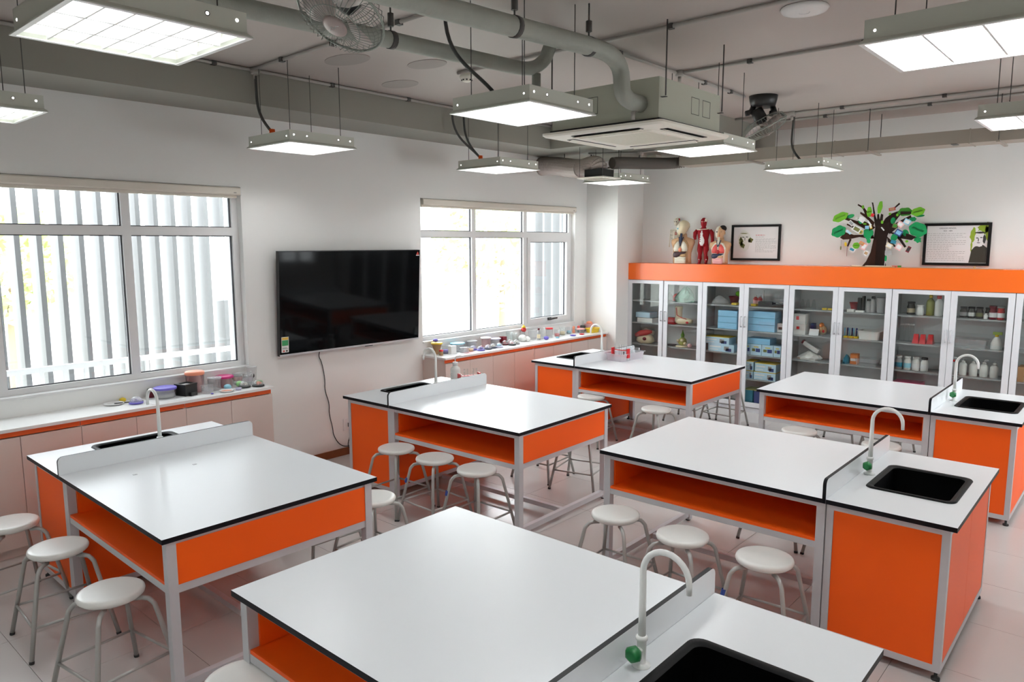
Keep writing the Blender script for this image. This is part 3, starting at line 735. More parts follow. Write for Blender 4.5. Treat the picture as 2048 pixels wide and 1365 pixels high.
# ------------------------------------------------------------------ ceiling services
def air_conditioner():
    cx, cy = 3.18, 4.555; z0 = 2.85
    t = thing('air_conditioner', 'ceiling cassette air conditioner with exposed grey body and cream panel', 'air conditioner', (cx, cy, z0))
    h = 0.42
    b = MB(); b.box((cx-h, cy-h, z0+0.045), (cx+h, cy+h, z0+0.295))
    part('body', b, 'acbody', t, True)
    part('body_seam', MB().box((cx-h-0.012, cy-h-0.012, z0+0.026), (cx+h+0.012, cy+h+0.012, z0+0.0445)), 'black', t, True)
    b = MB()
    b.loft([[(cx+x, cy+y, z0+z) for x, y in rrect(-g, -g, g, g, rd, 5)] for g, z, rd in ((0.478, 0.0255, 0.03), (0.478, 0.012, 0.03), (0.465, 0.0, 0.03))], sm=False)
    pn = part('panel', b, 'acpanel', t, True)
    for k in range(4):
        Tm = Matrix.Translation((cx, cy, z0)) @ Matrix.Rotation(R(90*k), 4, 'Z')
        b = MB(); b.T = Tm; b.box((-0.27, -0.405, -0.003), (0.27, -0.345, 0.0004)); part('air_slot', b, 'black', pn, True)
        b = MB(); b.T = Tm @ Matrix.Translation((0, -0.375, -0.006)) @ Matrix.Rotation(R(18), 4, 'X'); b.box((-0.265, -0.024, -0.003), (0.265, 0.024, 0.001)); part('louvre', b, 'acpanel', pn, True)
    b = MB()
    b.loft([[(cx+x, cy+y, z0+z) for x, y in rrect(-g, -g, g, g, 0.02, 4)] for g, z in ((0.295, 0.0), (0.29, -0.008), (0.262, -0.008), (0.25, -0.003))], sm=False)
    part('intake_frame', b, 'acpanel', pn, True)
    b = MB()
    for k in range(22): b.box((cx-0.245, cy-0.245+0.0225*k, z0-0.006), (cx+0.245, cy-0.237+0.0225*k, z0-0.0035))
    part('intake_grille', b, 'acpanel', pn, True)
    b = MB()
    def sq(fn, u0, v0, s):
        e = 0.003
        for A, C in (((u0, v0), (u0+s, v0+e)), ((u0, v0+s-e), (u0+s, v0+s)), ((u0, v0), (u0+e, v0+s)), ((u0+s-e, v0), (u0+s, v0+s))):
            fn(A, C)
    fy = lambda A, C: b.box((cx+A[0], cy-h-0.001, z0+A[1]), (cx+C[0], cy-h, z0+C[1]))
    fx = lambda A, C: b.box((cx+h, cy+A[0], z0+A[1]), (cx+h+0.001, cy+C[0], z0+C[1]))
    sq(fy, -0.30, 0.12, 0.11); sq(fy, -0.15, 0.12, 0.11); sq(fx, 0.0, 0.12, 0.11); sq(fx, 0.16, 0.12, 0.11)
    part('knockout_outline', b, 'black', t, True)
    for (x, y) in ((-0.45, -0.39), (0.45, -0.39), (-0.45, 0.39), (0.45, 0.39)):
        part('hanger_rod', MB().cyl((cx+x, cy+y, z0+0.18), (cx+x, cy+y, CZ), 0.005, n=8), 'rod', t, True)
        sx = 1 if x > 0 else -1
        part('hanger_lug', MB().box((cx+sx*0.421, cy+y-0.012, z0+0.17), (cx+sx*0.457, cy+y+0.012, z0+0.174)), 'rod', t, True)
    b = MB(); b.tube([(3.47, cy-h, 2.96), (3.47, cy-h-0.05, 2.955), (3.46, cy-h-0.07, 2.93), (3.46, cy-h-0.07, 2.89)], 0.014, 8); part('drain_hose', b, 'conduit', t, True)
air_conditioner()

def band(t, p, d, r):
    part('pipe_clamp', MB().cyl(Vector(p) - Vector(d)*0.016, Vector(p) + Vector(d)*0.016, r, r, 16), 'rod', t, True)
def pipes():
    t = thing('insulated_pipe', 'thick grey insulated pipe bending down into the air conditioner', 'pipe', (3.45, 1.3, 3.2), group='insulated ceiling pipes')
    P = [(3.44, Y0+0.01, 3.06), (3.44, 0.6, 3.125), (3.44, 2.3, 3.19), (3.45, 3.62, 3.245)]
    P += bez((3.45, 3.62, 3.245), (3.455, 3.86, 3.255), (3.46, 3.92, 3.20), (3.465, 3.92, 3.10), 7)[1:]
    P += bez((3.465, 3.92, 3.10), (3.465, 3.92, 3.01), (3.465, 3.96, 2.99), (3.47, 4.137, 2.99), 7)[1:]
    part('insulation', MB().tube(P, 0.052, 16), 'pipe', t, True)
    for (y, z) in ((1.55, 3.163), (2.95, 3.217), (3.60, 3.244)):
        band(t, (3.445, y, z), (0, 1, 0.03), 0.056)
        part('hanger_rod', MB().cyl((3.445, y, z+0.05), (3.445, y, CZ), 0.005, n=8), 'rod', t, True)
        part('hanger_nut', MB().cyl((3.445, y, z+0.08), (3.445, y, z+0.14), 0.018, n=6), 'rod', t, True)
    t = thing('insulated_pipe', 'thinner grey insulated pipe behind the ceiling fan, elbow at its end', 'pipe', (2.75, 1.3, 3.2), group='insulated ceiling pipes')
    P = [(2.73, Y0+0.01, 3.11), (2.73, 1.7, 3.20), (2.75, 3.75, 3.262)]
    P += bez((2.75, 3.75, 3.262), (2.75, 3.92, 3.265), (2.76, 3.98, 3.30), (2.79, 4.02, 3.36), 6)[1:]
    P += [(2.82, 4.05, CZ-0.002)]
    part('insulation', MB().tube(P, 0.045, 16), 'pipe', t, True)
    part('drop_pipe', MB().cyl((2.765, 3.95, 3.25), (2.765, 3.95, 3.07), 0.03, n=14), 'pipe', t, True)
    for (y, z) in ((0.9, 3.172), (2.72, 3.231)):
        band(t, (2.742, y, z), (0, 1, 0.03), 0.049)
        part('hanger_rod', MB().cyl((2.742, y, z+0.045), (2.742, y, CZ), 0.005, n=8), 'rod', t, True)
        part('hanger_nut', MB().cyl((2.742, y, z+0.07), (2.742, y, z+0.14), 0.018, n=6), 'rod', t, True)
pipes()

def conduit(label, pts, r=0.013, clips=()):
    t = thing('conduit', label, 'conduit', pts[0], group='electrical conduits under the slab')
    part('tube', MB().tube(pts, r, 8), 'conduit', t, True)
    for k, p in enumerate(clips):
        part('saddle_clip', MB().box((p[0]-0.018, p[1]-0.018, p[2]-0.017), (p[0]+0.018, p[1]+0.018, p[2]+0.0135)), 'rod', t, True)
    return t
zc = CZ - 0.016
conduit('conduit along the edge of the deep beam above the window wall', [(0.585, Y0+0.02, zc), (0.585, 6.86, zc)], clips=[(0.585, y, zc) for y in (1.0, 1.9, 2.8, 3.85, 4.7, 5.6, 6.4)])
conduit('conduit crossing the slab from the window wall beam to the ceiling fan', [(0.60, 3.10, zc), (2.9, 3.06, zc)], clips=[(1.05, 3.09, zc), (1.7, 3.08, zc), (2.4, 3.07, zc)])
conduit('conduit crossing the slab by the smoke detector and disc', [(1.70, 4.26, zc), (6.9, 4.26, zc)], clips=[(2.1, 4.26, zc), (3.6, 4.26, zc), (4.8, 4.26, zc)])
conduit('conduit crossing the slab behind the air conditioner', [(3.03, 5.44, zc), (6.9, 5.48, zc)], clips=[(3.6, 5.445, zc), (4.4, 5.46, zc), (5.2, 5.47, zc)])
conduit('conduit running from over the air conditioner to the tilted ceiling fan', [(3.0, 3.75, zc), (3.0, 6.70, zc)], clips=[(3.0, 4.6, zc), (3.0, 5.9, zc), (3.0, 6.4, zc)])
conduit('conduit dropping from the beam corner beside the air conditioner', [(0.9, 6.865, zc), (1.4, 6.86, zc-0.02), (1.75, 6.84, 3.24), (1.75, 6.84, 3.18), (1.76, 6.95, 3.19), (1.76, 7.7, 3.193)], 0.011)
conduit('upper conduit along the slab before the back duct', [(2.38, 7.86, zc), (6.9, 7.96, zc)], clips=[(2.9, 7.87, zc), (3.5, 7.885, zc), (4.4, 7.90, zc), (5.4, 7.92, zc)])
conduit('lower conduit along the slab nearer the back wall', [(2.38, 8.30, zc), (6.9, 8.25, zc)], clips=[(3.2, 8.29, zc), (4.2, 8.28, zc), (5.1, 8.27, zc)])
conduit('conduit with bend on the dropped slab, near the dome camera', [(0.70, 7.45, 3.196), (1.2, 7.75, 3.196), (2.33, 7.70, 3.196)], 0.011, clips=[(1.7, 7.73, 3.194)])
for p, lab in (((0.595, 3.13, CZ), 'small round junction box where a conduit leaves the window wall beam'), ((3.02, 5.44, CZ), 'small round junction box behind the air conditioner'), ((3.0, 7.88, CZ), 'small round junction box over the lamp near the tilted fan'), ((1.25, 7.75, 3.21), 'small round junction box on the dropped slab by the dome camera')):
    b = MB().lathe([(0.034, -0.045), (0.036, -0.04), (0.036, -0.0005)], 18); b.cyl((0, 0, -0.045), (0, 0, -0.085), 0.014, n=10)
    solid('junction_box', b, 'conduit', lab, 'junction box', p, group='round conduit junction boxes')

def duct():
    t = thing('rectangular_duct', 'long beige sheet metal air duct hanging before the back wall', 'duct', (4.0, 8.45, 3.06))
    for (a, c) in ((1.45, 3.30), (3.302, 4.55), (4.552, 5.8), (5.802, 6.98)):
        part('duct_section', MB().box((a, 8.32, 3.065), (c, 8.62, 3.195)), 'duct', t, True)
        if a > 2: part('duct_flange', MB().box((a-0.006, 8.312, 3.058), (a+0.006, 8.628, 3.2)), 'duct', t, True)
    for x in (2.37, 3.66, 4.80, 5.95):
        part('hanger_angle', MB().box((x-0.015, 8.22, 3.045), (x+0.015, 8.70, 3.062)), 'duct', t, True)
        zt = CZ if x > 2.40 else 3.21
        for (yy, dx) in ((8.25, 0), (8.67, 0)): part('hanger_rod', MB().cyl((x, yy, 3.05), (x, yy, zt), 0.004, n=8), 'rod', t, True)
    q = MB(); q.box((4.42, 8.20, 3.05), (4.47, 8.31, 3.056)); part('bracket', q, 'rod', t, True)
    t = thing('flexible_duct', 'ribbed flexible air duct curving from the wall to the exhaust grille', 'duct', (0.5, 7.35, 2.9))
    def ribbed(P, r, n=90):
        # resample and corrugate
        P = [Vector(p) for p in P]; L = [0]
        for a, c in zip(P, P[1:]): L.append(L[-1] + (c-a).length)
        out = []; rr = []
        for k in range(n+1):
            d = L[-1]*k/n; i = max(j for j in range(len(L)-1) if L[j] <= d + 1e-9); f = (d-L[i])/(L[i+1]-L[i])
            out.append(P[i].lerp(P[i+1], f)); rr.append(r + (0.008 if k % 2 else -0.004))
        q = MB().tube(out, rr, 20); q.s = [False]*len(q.s)
        return q
    part('sleeve', ribbed(bez((0.02, 7.40, 3.09), (0.30, 7.38, 3.09), (0.5, 7.34, 3.02), (0.74, 7.24, 3.0), 12), 0.105, 44), 'foil', t, True)
    part('elbow', ribbed(bez((0.74, 7.24, 3.0), (0.92, 7.18, 3.02), (1.08, 7.12, 3.06), (1.09, 7.12, 2.95), 12), 0.095, 36), 'foil', t, True)
    part('wall_collar', MB().cyl((0.002, 7.40, 3.09), (0.03, 7.40, 3.09), 0.115, n=24), 'duct', t, True)
    part('hanger', MB().tube([(0.42, 7.34, 3.205), (0.42, 7.34, 3.16)], 0.006, 6), 'rod', t, True)
    t = thing('flexible_duct', 'dark flexible air duct joining the long duct to the exhaust grille', 'duct', (1.5, 7.8, 3.0))
    part('sleeve', ribbed(bez((1.20, 7.22, 3.03), (1.27, 7.5, 3.06), (1.20, 8.40, 3.10), (1.45, 8.47, 3.125), 14), 0.062, 90), 'duct_dark', t, True)
    t = thing('exhaust_grille', 'small square cream exhaust grille hanging near the pillar', 'grille', (1.09, 7.12, 2.855))
    part('frame', MB().box((0.91, 6.94, 2.852), (1.27, 7.30, 2.866)), 'acpanel', t, True)
    part('box', MB().box((0.97, 7.0, 2.8665), (1.21, 7.24, 2.955)), 'black', t, True)
    b = MB()
    for k in range(7): b.box((0.965, 6.995+0.036*k, 2.848), (1.215, 7.015+0.036*k, 2.852))
    part('grille_slats', b, 'duct', t, True)
    for (x, y) in ((0.93, 6.96), (1.25, 6.96), (0.93, 7.28), (1.25, 7.28)): part('rod', MB().cyl((x, y, 2.866), (x, y, 3.21), 0.003, n=6), 'rod', t, True)
duct()

def fan(label, mount, axis, centre, gid):
    t = thing('ceiling_fan', label, 'fan', mount, group='caged orbit fans under the slab')
    mx, my, mz = mount
    ms = 1.45 if gid else 1.0
    b = MB(); b.lathe([(0.075*ms, -0.07*ms), (0.085*ms, -0.03*ms), (0.09*ms, -0.0005)], 20, mount); part('mount', b, 'black', t, True)
    c = Vector(centre); ax = Vector(axis).normalized()
    piv = c - ax*0.12
    b = MB()
    for s_ in (-1, 1):
        side = Vector((0.75, 0.66, 0))*s_ if gid else Vector((0.66, -0.75, 0))*s_
        a0 = Vector(mount) + side*0.06*ms + Vector((0, 0, -0.06*ms)); a1 = piv + side*0.075*ms
        b.tube([a0, a0 + side*0.02 + Vector((0,0,-0.06)), a1 + side*0.005 + Vector((0,0,0.03)), a1], [0.018*ms, 0.021*ms, 0.017*ms, 0.014*ms], 8)
    part('yoke', b, 'black', t, True)
    T = Matrix.Translation(c) @ ax.to_track_quat('Z', 'Y').to_matrix().to_4x4()
    b = MB(); b.T = T; b.lathe([(0.03, -0.19), (0.055, -0.18), (0.06, -0.10), (0.045, -0.05), (0.02, -0.045)], 18); part('motor', b, 'black', t, True)
    b = MB(); b.T = T
    rr = 0.21
    for k in range(48):
        a = 2*math.pi*k/48; ca, sa = math.cos(a), math.sin(a)
        b.tube([(0.055*ca, 0.055*sa, 0.068), (0.12*ca, 0.12*sa, 0.066), (0.18*ca, 0.18*sa, 0.045), (rr*ca, rr*sa, 0.0)], 0.0016, 4, caps=False)
    part('front_guard', b, 'wire', t, True)
    b = MB(); b.T = T
    for k in range(36):
        a = 2*math.pi*k/36; ca, sa = math.cos(a), math.sin(a)
        b.tube([(0.06*ca, 0.06*sa, -0.09), (0.13*ca, 0.13*sa, -0.085), (0.19*ca, 0.19*sa, -0.055), (rr*ca, rr*sa, 0.0)], 0.0016, 4, caps=False)
    part('rear_guard', b, 'wire', t, True)
    b = MB(); b.T = T
    b.tube([(rr*math.cos(2*math.pi*k/40), rr*math.sin(2*math.pi*k/40), 0) for k in range(40)], 0.006, 6, closed=True)
    for r_, z in ((0.12, 0.067), (0.13, -0.086)): b.tube([(r_*math.cos(2*math.pi*k/32), r_*math.sin(2*math.pi*k/32), z) for k in range(32)], 0.0022, 5, closed=True)
    part('guard_ring', b, 'wire', t, True)
    b = MB(); b.T = T; b.lathe([(0.058, 0.062), (0.06, 0.070), (0.05, 0.076), (0.02, 0.078)], 24); hb = part('badge', b, 'badge', t, True)
    b = MB(); b.T = T; b.tube([(-0.03, -0.008, 0.0785), (-0.015, 0.008, 0.0785), (0.0, -0.004, 0.0785), (0.015, 0.006, 0.0785), (0.032, 0.002, 0.0785)], 0.0025, 4); part('badge_script', b, 'plastic_white', hb, True)
    for k in range(3):
        b = MB(); b.T = T @ Matrix.Rotation(R(120*k+25), 4, 'Z')
        L = []
        for (x, w_, tw) in ((0.035, 0.025, 35), (0.08, 0.06, 30), (0.13, 0.075, 24), (0.175, 0.06, 18), (0.192, 0.02, 16)):
            dy = w_*math.cos(R(tw)); dz = w_*math.sin(R(tw)); y0 = 0.01
            L.append([(x, y0-dy, -0.02-dz), (x, y0+dy, -0.02+dz), (x, y0+dy, -0.017+dz), (x, y0-dy, -0.017-dz)])
        b.loft(L); part('blade', b, 'fanblade', t, True)
mat('wire', (0.30, 0.33, 0.29), 0.4, metal=0.4); mat('badge', (0.42, 0.34, 0.32), 0.35); mat('fanblade', (0.62, 0.55, 0.52), 0.35)
fan('caged ceiling fan with clear view of its badge, between the two big ceiling pipes', (3.22, 2.32, CZ), (0.07, -0.52, -0.78), (3.10, 2.13, 3.16), 0)
fan('dark caged ceiling fan tilted sideways, near the back duct', (3.11, 6.87, CZ), (0.36, 0.32, -0.88), (3.14, 6.86, 3.19), 1)

b = MB().lathe([(0.02, -0.075), (0.035, -0.07), (0.04, -0.055), (0.055, -0.052), (0.06, -0.035), (0.05, -0.02), (0.05, -0.0005)], 24)
for k in range(8):
    a = 2*math.pi*k/8; b.cyl((0.037*math.cos(a), 0.037*math.sin(a), -0.066), (0.041*math.cos(a), 0.041*math.sin(a), -0.056), 0.006, n=6, mi=1)
solid('smoke_detector', b, ['acpanel', 'black'], 'small round smoke detector on the slab beside the ceiling stains', 'detector', (1.72, 4.34, CZ))
b = MB().lathe([(0.09, -0.028), (0.125, -0.022), (0.135, -0.008), (0.13, -0.0005)], 32); b.tube([(0.03*math.cos(R(a)), 0.03*math.sin(R(a)), -0.0285) for a in range(0, 190, 15)], 0.002, 4)
solid('access_point', b, 'plastic_white', 'flat white disc access point on the slab', 'access point', (4.34, 4.50, CZ))
t = thing('dome_camera', 'small white dome camera under the dropped slab near the pillar', 'camera', (1.14, 8.25, 3.21))
part('base', MB().box((-0.065, -0.065, -0.045), (0.065, 0.065, -0.0005)), 'acpanel', t)
part('collar', MB().lathe([(0.055, -0.095), (0.058, -0.09), (0.058, -0.0455)], 24), 'plastic_white', t)
part('dome', MB().lathe([(0.012, -0.135), (0.03, -0.125), (0.042, -0.108), (0.044, -0.0955)], 20), 'screen', t)
# ------------------------------------------------------------------ small things: makers
for nm, c, r_ in (('cream', (0.72, 0.62, 0.42), 0.45), ('ivory', (0.78, 0.74, 0.62), 0.4), ('skin', (0.60, 0.36, 0.20), 0.45), ('muscle', (0.28, 0.012, 0.018), 0.4), ('pinkorg', (0.72, 0.10, 0.09), 0.4), ('redorg', (0.50, 0.03, 0.03), 0.4),
                  ('liver', (0.06, 0.03, 0.035), 0.4), ('vein', (0.03, 0.04, 0.08), 0.4), ('hair', (0.012, 0.010, 0.010), 0.5), ('paper', (0.80, 0.80, 0.80), 0.6), ('frame_black', (0.012, 0.012, 0.012), 0.35), ('ink', (0.05, 0.05, 0.05), 0.7), ('ink_soft', (0.35, 0.35, 0.35), 0.7),
                  ('olive', (0.16, 0.17, 0.05), 0.7), ('lime', (0.28, 0.40, 0.03), 0.6), ('leaf1', (0.16, 0.44, 0.03), 0.6), ('leaf2', (0.015, 0.28, 0.09), 0.6), ('leaf3', (0.05, 0.25, 0.03), 0.6), ('bark_card', (0.022, 0.012, 0.009), 0.7), ('bark_card2', (0.04, 0.016, 0.010), 0.7),
                  ('purple', (0.16, 0.13, 0.55), 0.4), ('lilac', (0.60, 0.56, 0.72), 0.4), ('salmon', (0.85, 0.30, 0.18), 0.4), ('rose', (0.80, 0.45, 0.45), 0.4), ('magenta', (0.55, 0.02, 0.18), 0.35), ('mint', (0.35, 0.70, 0.30), 0.45), ('sky', (0.30, 0.62, 0.75), 0.45), ('yellow', (0.78, 0.55, 0.03), 0.45),
                  ('red', (0.60, 0.015, 0.02), 0.35), ('darkred', (0.18, 0.008, 0.02), 0.4), ('boxblue', (0.24, 0.52, 0.74), 0.5), ('boxpale', (0.48, 0.68, 0.80), 0.5), ('navy', (0.03, 0.06, 0.22), 0.5), ('teal', (0.02, 0.20, 0.30), 0.5), ('grey', (0.35, 0.35, 0.35), 0.5), ('steel', (0.55, 0.55, 0.55), 0.25), ('orangebox', (0.75, 0.22, 0.05), 0.5),
                  ('milk', (0.75, 0.75, 0.72), 0.4), ('jardark', (0.05, 0.045, 0.04), 0.25), ('oil', (0.40, 0.42, 0.12), 0.3), ('tan', (0.45, 0.28, 0.14), 0.6), ('pinkbox', (0.70, 0.03, 0.16), 0.5)):
    mat(nm, c, r_, spec=0.12 if nm in ('bark_card', 'bark_card2', 'hair', 'ink', 'frame_black', 'leaf1', 'leaf2', 'leaf3', 'muscle') else 0.4)
glassy('clearpink', (0.93, 0.80, 0.80), body=(0.85, 0.55, 0.55), solid=0.35, rough=0.1)
glassy('clearlilac', (0.95, 0.92, 0.95), body=(0.88, 0.82, 0.87), solid=0.35, rough=0.1)
glassy('cleargreen', (0.75, 0.90, 0.82), body=(0.45, 0.75, 0.62), solid=0.40, rough=0.15)

def tub(name, label, cat, loc, r0, r1, h, body, lid=None, lid_h=0.012, fill=None, group=None, n=20, base=None, mark=None):
    t = thing(name, label, cat, loc, group=group)
    part('body', MB().lathe([(r0*0.9, 0.0), (r0, 0.004), (r1, h), (r1*1.04, h), (r1*1.04, h-0.004)], n, cap1=False), body, t)
    if lid: part('lid', MB().lathe([(r1*1.06, h-0.006), (r1*1.08, h-0.002), (r1*1.08, h+lid_h*0.6), (r1*0.98, h+lid_h), (r1*0.3, h+lid_h*0.9)], n), lid, t)
    if fill: part('contents', MB().lathe([(r0*0.85, 0.006), (r0*0.9 + (r1-r0)*0.5, h*0.45), (r0*0.4, h*0.5)], n), fill, t)
    if base: part('base_ring', MB().lathe([(r0*1.02, -0.0), (r0*1.02, h*0.12)], n, cap1=False), base, t)
    if mark: part('printed_mark', MB().lathe([(r0*1.012 + (r1-r0)*0.35, h*0.35), (r0*1.012+(r1-r0)*0.7, h*0.7)], n, cap0=False, cap1=False), mark, t)
    return t
def dome(label, loc, r, base, inner, group):
    t = thing('cell_model', label, 'model', loc, group=group)
    part('base_dish', MB().lathe([(r*0.85, 0), (r*1.12, 0.004), (r*1.15, 0.012), (r*0.95, 0.014)], 18), base, t)
    q = MB()
    L = [(r*math.cos(R(a)), 0.0145 + r*0.95*math.sin(R(a))) for a in range(0, 86, 12)]
    part('dome_shell', q.lathe(L, 18, cap0=False), 'clear', t)
    q = MB(); rnd = random.Random(int(loc[1]*1000))
    for k in range(5): q.sphere((rnd.uniform(-.45, .45)*r, rnd.uniform(-.45, .45)*r, 0.0145+r*0.3), r*rnd.uniform(0.2, 0.32), 8, 6)
    part('organelles', q, inner, t)
    return t
def bottle(name, label, loc, r, h, body, cap, lab=None, neck=0.45, cat='bottle', group=None):
    t = thing(name, label, cat, loc, group=group)
    part('body', MB().lathe([(r*0.92, 0), (r, 0.004), (r, h*0.62), (r*0.85, h*0.72), (r*neck, h*0.80), (r*neck, h*0.88)], 18), body, t)
    if cap: part('cap', MB().lathe([(r*neck*1.2, h*0.85), (r*neck*1.2, h*0.985), (r*neck, h)], 16), cap, t)
    if lab: part('paper_label', MB().lathe([(r*1.012, h*0.16), (r*1.012, h*0.50)], 18, cap0=False, cap1=False), lab, t)
    return t
def carton(name, label, loc, sx, sy, h, body, lid=None, prints=(), cat='box', group=None, rotz=0):
    t = thing(name, label, cat, loc, rotz, group)
    part('body', MB().box((-sx/2, -sy/2, 0), (sx/2, sy/2, h)), body, t)
    if lid: part('lid', MB().box((-sx/2-0.001, -sy/2-0.001, h+0.0002), (sx/2+0.001, sy/2+0.001, h+0.006)), lid, t)
    for (u0, v0, u1, v1, m_) in prints:
        part('print', MB().box((-sx/2+u0*sx, -sy/2-0.0012, v0*h), (-sx/2+u1*sx, -sy/2-0.0002, v1*h)), m_, t)
    return t
def xp(px):   # along the back wall
    K = [(1260, .46), (1300, .78), (1340, 1.09), (1380, 1.39), (1420, 1.68), (1460, 1.95), (1500, 2.22), (1540, 2.47), (1580, 2.72), (1620, 2.96), (1660, 3.19), (1700, 3.41), (1740, 3.62), (1780, 3.83), (1820, 4.03), (1860, 4.22), (1900, 4.41), (1940, 4.59), (1980, 4.77), (2020, 4.94), (2060, 5.11)]
    for (a, x0), (b_, x1) in zip(K, K[1:]):
        if a <= px <= b_: return x0 + (x1-x0)*(px-a)/(b_-a)

# ------------------------------------------------------------------ anatomy models on the cabinet row
ZT0 = 1.8455
def ell(cx, cy, z, rx, ry, n=20): return [(cx + rx*math.cos(2*math.pi*k/n), cy + ry*math.sin(2*math.pi*k/n), z) for k in range(n)]
def torso(label, loc, s, rotz, skull):
    t = thing('torso_model', label, 'anatomy model', loc, R(rotz), 'anatomy models on the cabinets')
    S = lambda L: [[(x*s, y*s, z*s) for x, y, z in l] for l in L]
    b = MB()
    b.loft(S([ell(0, .0, 0, .125, .075), ell(0, .0, .06, .12, .075), ell(0, .005, .14, .118, .075), ell(0, .01, .22, .14, .082), ell(0, .012, .28, .165, .08), ell(0, .012, .315, .162, .068), ell(0, .012, .338, .11, .055), ell(0, .01, .352, .058, .048), ell(0, .008, .40, .048, .046)]))
    part('torso_shell', b, 'skin', t)
    if skull:
        b = MB(); b.loft(S([ell(-.01, -.01, .385, .04, .05), ell(-.012, -.018, .41, .055, .066), ell(0, -.01, .45, .068, .08), ell(.01, .0, .49, .078, .088), ell(.012, .0, .53, .074, .084), ell(.01, .0, .56, .05, .06), ell(.008, 0, .575, .015, .02)]))
        part('head', b, 'cream', t)
        b = MB(); b.loft(S([ell(-.035, -.035, .41, .03, .035), ell(-.035, -.04, .45, .036, .042), ell(-.032, -.036, .50, .04, .05), ell(-.025, -.02, .54, .03, .04)])); part('face_half', b, 'ivory', t)
        b = MB(); b.sphere((-.045*s, -.078*s, .465*s), .012*s, 8, 6); part('eye', b, 'sky', t)
        cols = ('ivory', 'ivory', 'salmon', 'liver', 'tan', 'ivory')
    else:
        b = MB(); b.loft(S([ell(0, -.01, .385, .04, .048), ell(.0, -.016, .41, .05, .06), ell(.0, -.01, .45, .06, .068), ell(.005, .0, .50, .063, .072), ell(.005, .004, .54, .05, .06), ell(.005, .004, .56, .02, .03)]))
        part('head', b, 'skin', t)
        b = MB(); b.loft(S([ell(-.03, -.03, .395, .024, .03), ell(-.032, -.03, .44, .033, .046), ell(-.03, -.02, .50, .037, .056), ell(-.02, -.005, .55, .03, .05), ell(-.015, 0, .565, .012, .02)])); part('face_half', b, 'ivory', t)
        b = MB(); b.sphere((.03*s, .012*s, .53*s), (.052*s, .066*s, .048*s), 14, 8); part('hair', b, 'hair', t)
        b = MB(); b.sphere((.064*s, .005*s, .46*s), (.008*s, .016*s, .022*s), 8, 6); part('ear', b, 'skin', t)
        b = MB(); b.loft(S([ell(.006, -.07, .43, .008, .008, 8), ell(.006, -.078, .445, .011, .014, 8), ell(.004, -.072, .475, .006, .008, 8)])); part('nose', b, 'skin', t)
        b = MB(); b.sphere((.026*s, -.062*s, .478*s), (.011*s, .007*s, .006*s), 8, 6); b.sphere((-.03*s, -.072*s, .478*s), .010*s, 8, 6); part('eye', b, 'ink', t)
        b = MB(); b.sphere((.006*s, -.072*s, .418*s), (.016*s, .008*s, .006*s), 8, 6); part('mouth', b, 'redorg', t)
        cols = ('pinkorg', 'pinkorg', 'redorg', 'vein', 'skin', 'rose')
    b = MB(); b.loft(S([ell(0, -.05, .02, .098, .035), ell(0, -.058, .12, .094, .03), ell(0, -.062, .24, .11, .03), ell(0, -.05, .31, .07, .03), ell(0, -.04, .325, .03, .02)])); part('cavity_rim', b, 'tan' if skull else 'ivory', t)
    for sgn, c in ((-1, cols[0]), (1, cols[1])):
        b = MB(); b.loft(S([ell(sgn*.048, -.075, .165, .043, .028), ell(sgn*.05, -.08, .20, .046, .032), ell(sgn*.045, -.075, .25, .038, .028), ell(sgn*.032, -.062, .295, .02, .02)])); part('lung', b, c, t)
    b = MB(); b.sphere((.004*s, -.108*s, .185*s), (.024*s, .018*s, .03*s), 12, 8); part('heart', b, cols[2], t)
    b = MB(); b.loft(S([ell(-.062, -.08, .085, .028, .018), ell(-.045, -.088, .115, .055, .022), ell(-.012, -.086, .142, .082, .02), ell(0, -.08, .158, .086, .018)])); part('liver', b, cols[3], t)
    b = MB(); b.sphere((.04*s, -.092*s, .11*s), (.045*s, .018*s, .022*s), 12, 8); part('stomach', b, cols[4], t)
    b = MB()
    for k in range(4): b.tube([(x*s, -.085*s + .004*s*math.sin(9*x/.02), (.022*k + .018)*s) for x in (-.075, -.05, -.025, 0, .025, .05, .075)], .013*s, 8)
    part('intestine', b, cols[5], t)
    b = MB(); b.tube([(0, -.062*s, .40*s), (0, -.075*s, .33*s), (0, -.095*s, .235*s)], [.016*s, .017*s, .008*s], 10); part('windpipe', b, 'vein' if skull else 'ivory', t)
    for sgn in (-1, 1):
        b = MB(); b.tube([(sgn*.03*s, -.06*s, .355*s), (sgn*.012*s, -.09*s, .29*s), (0, -.102*s, .26*s)], .008*s, 8); part('vessel', b, 'vein', t)
    return t
torso('half torso model with skull-topped cream head, standing beside the skeleton', (1.265, 8.82, ZT0), 0.99, 8, True)
torso('half torso model with black hair and red lungs, standing beside the framed portrait', (1.775, 8.86, ZT0), 0.86, 6, False)
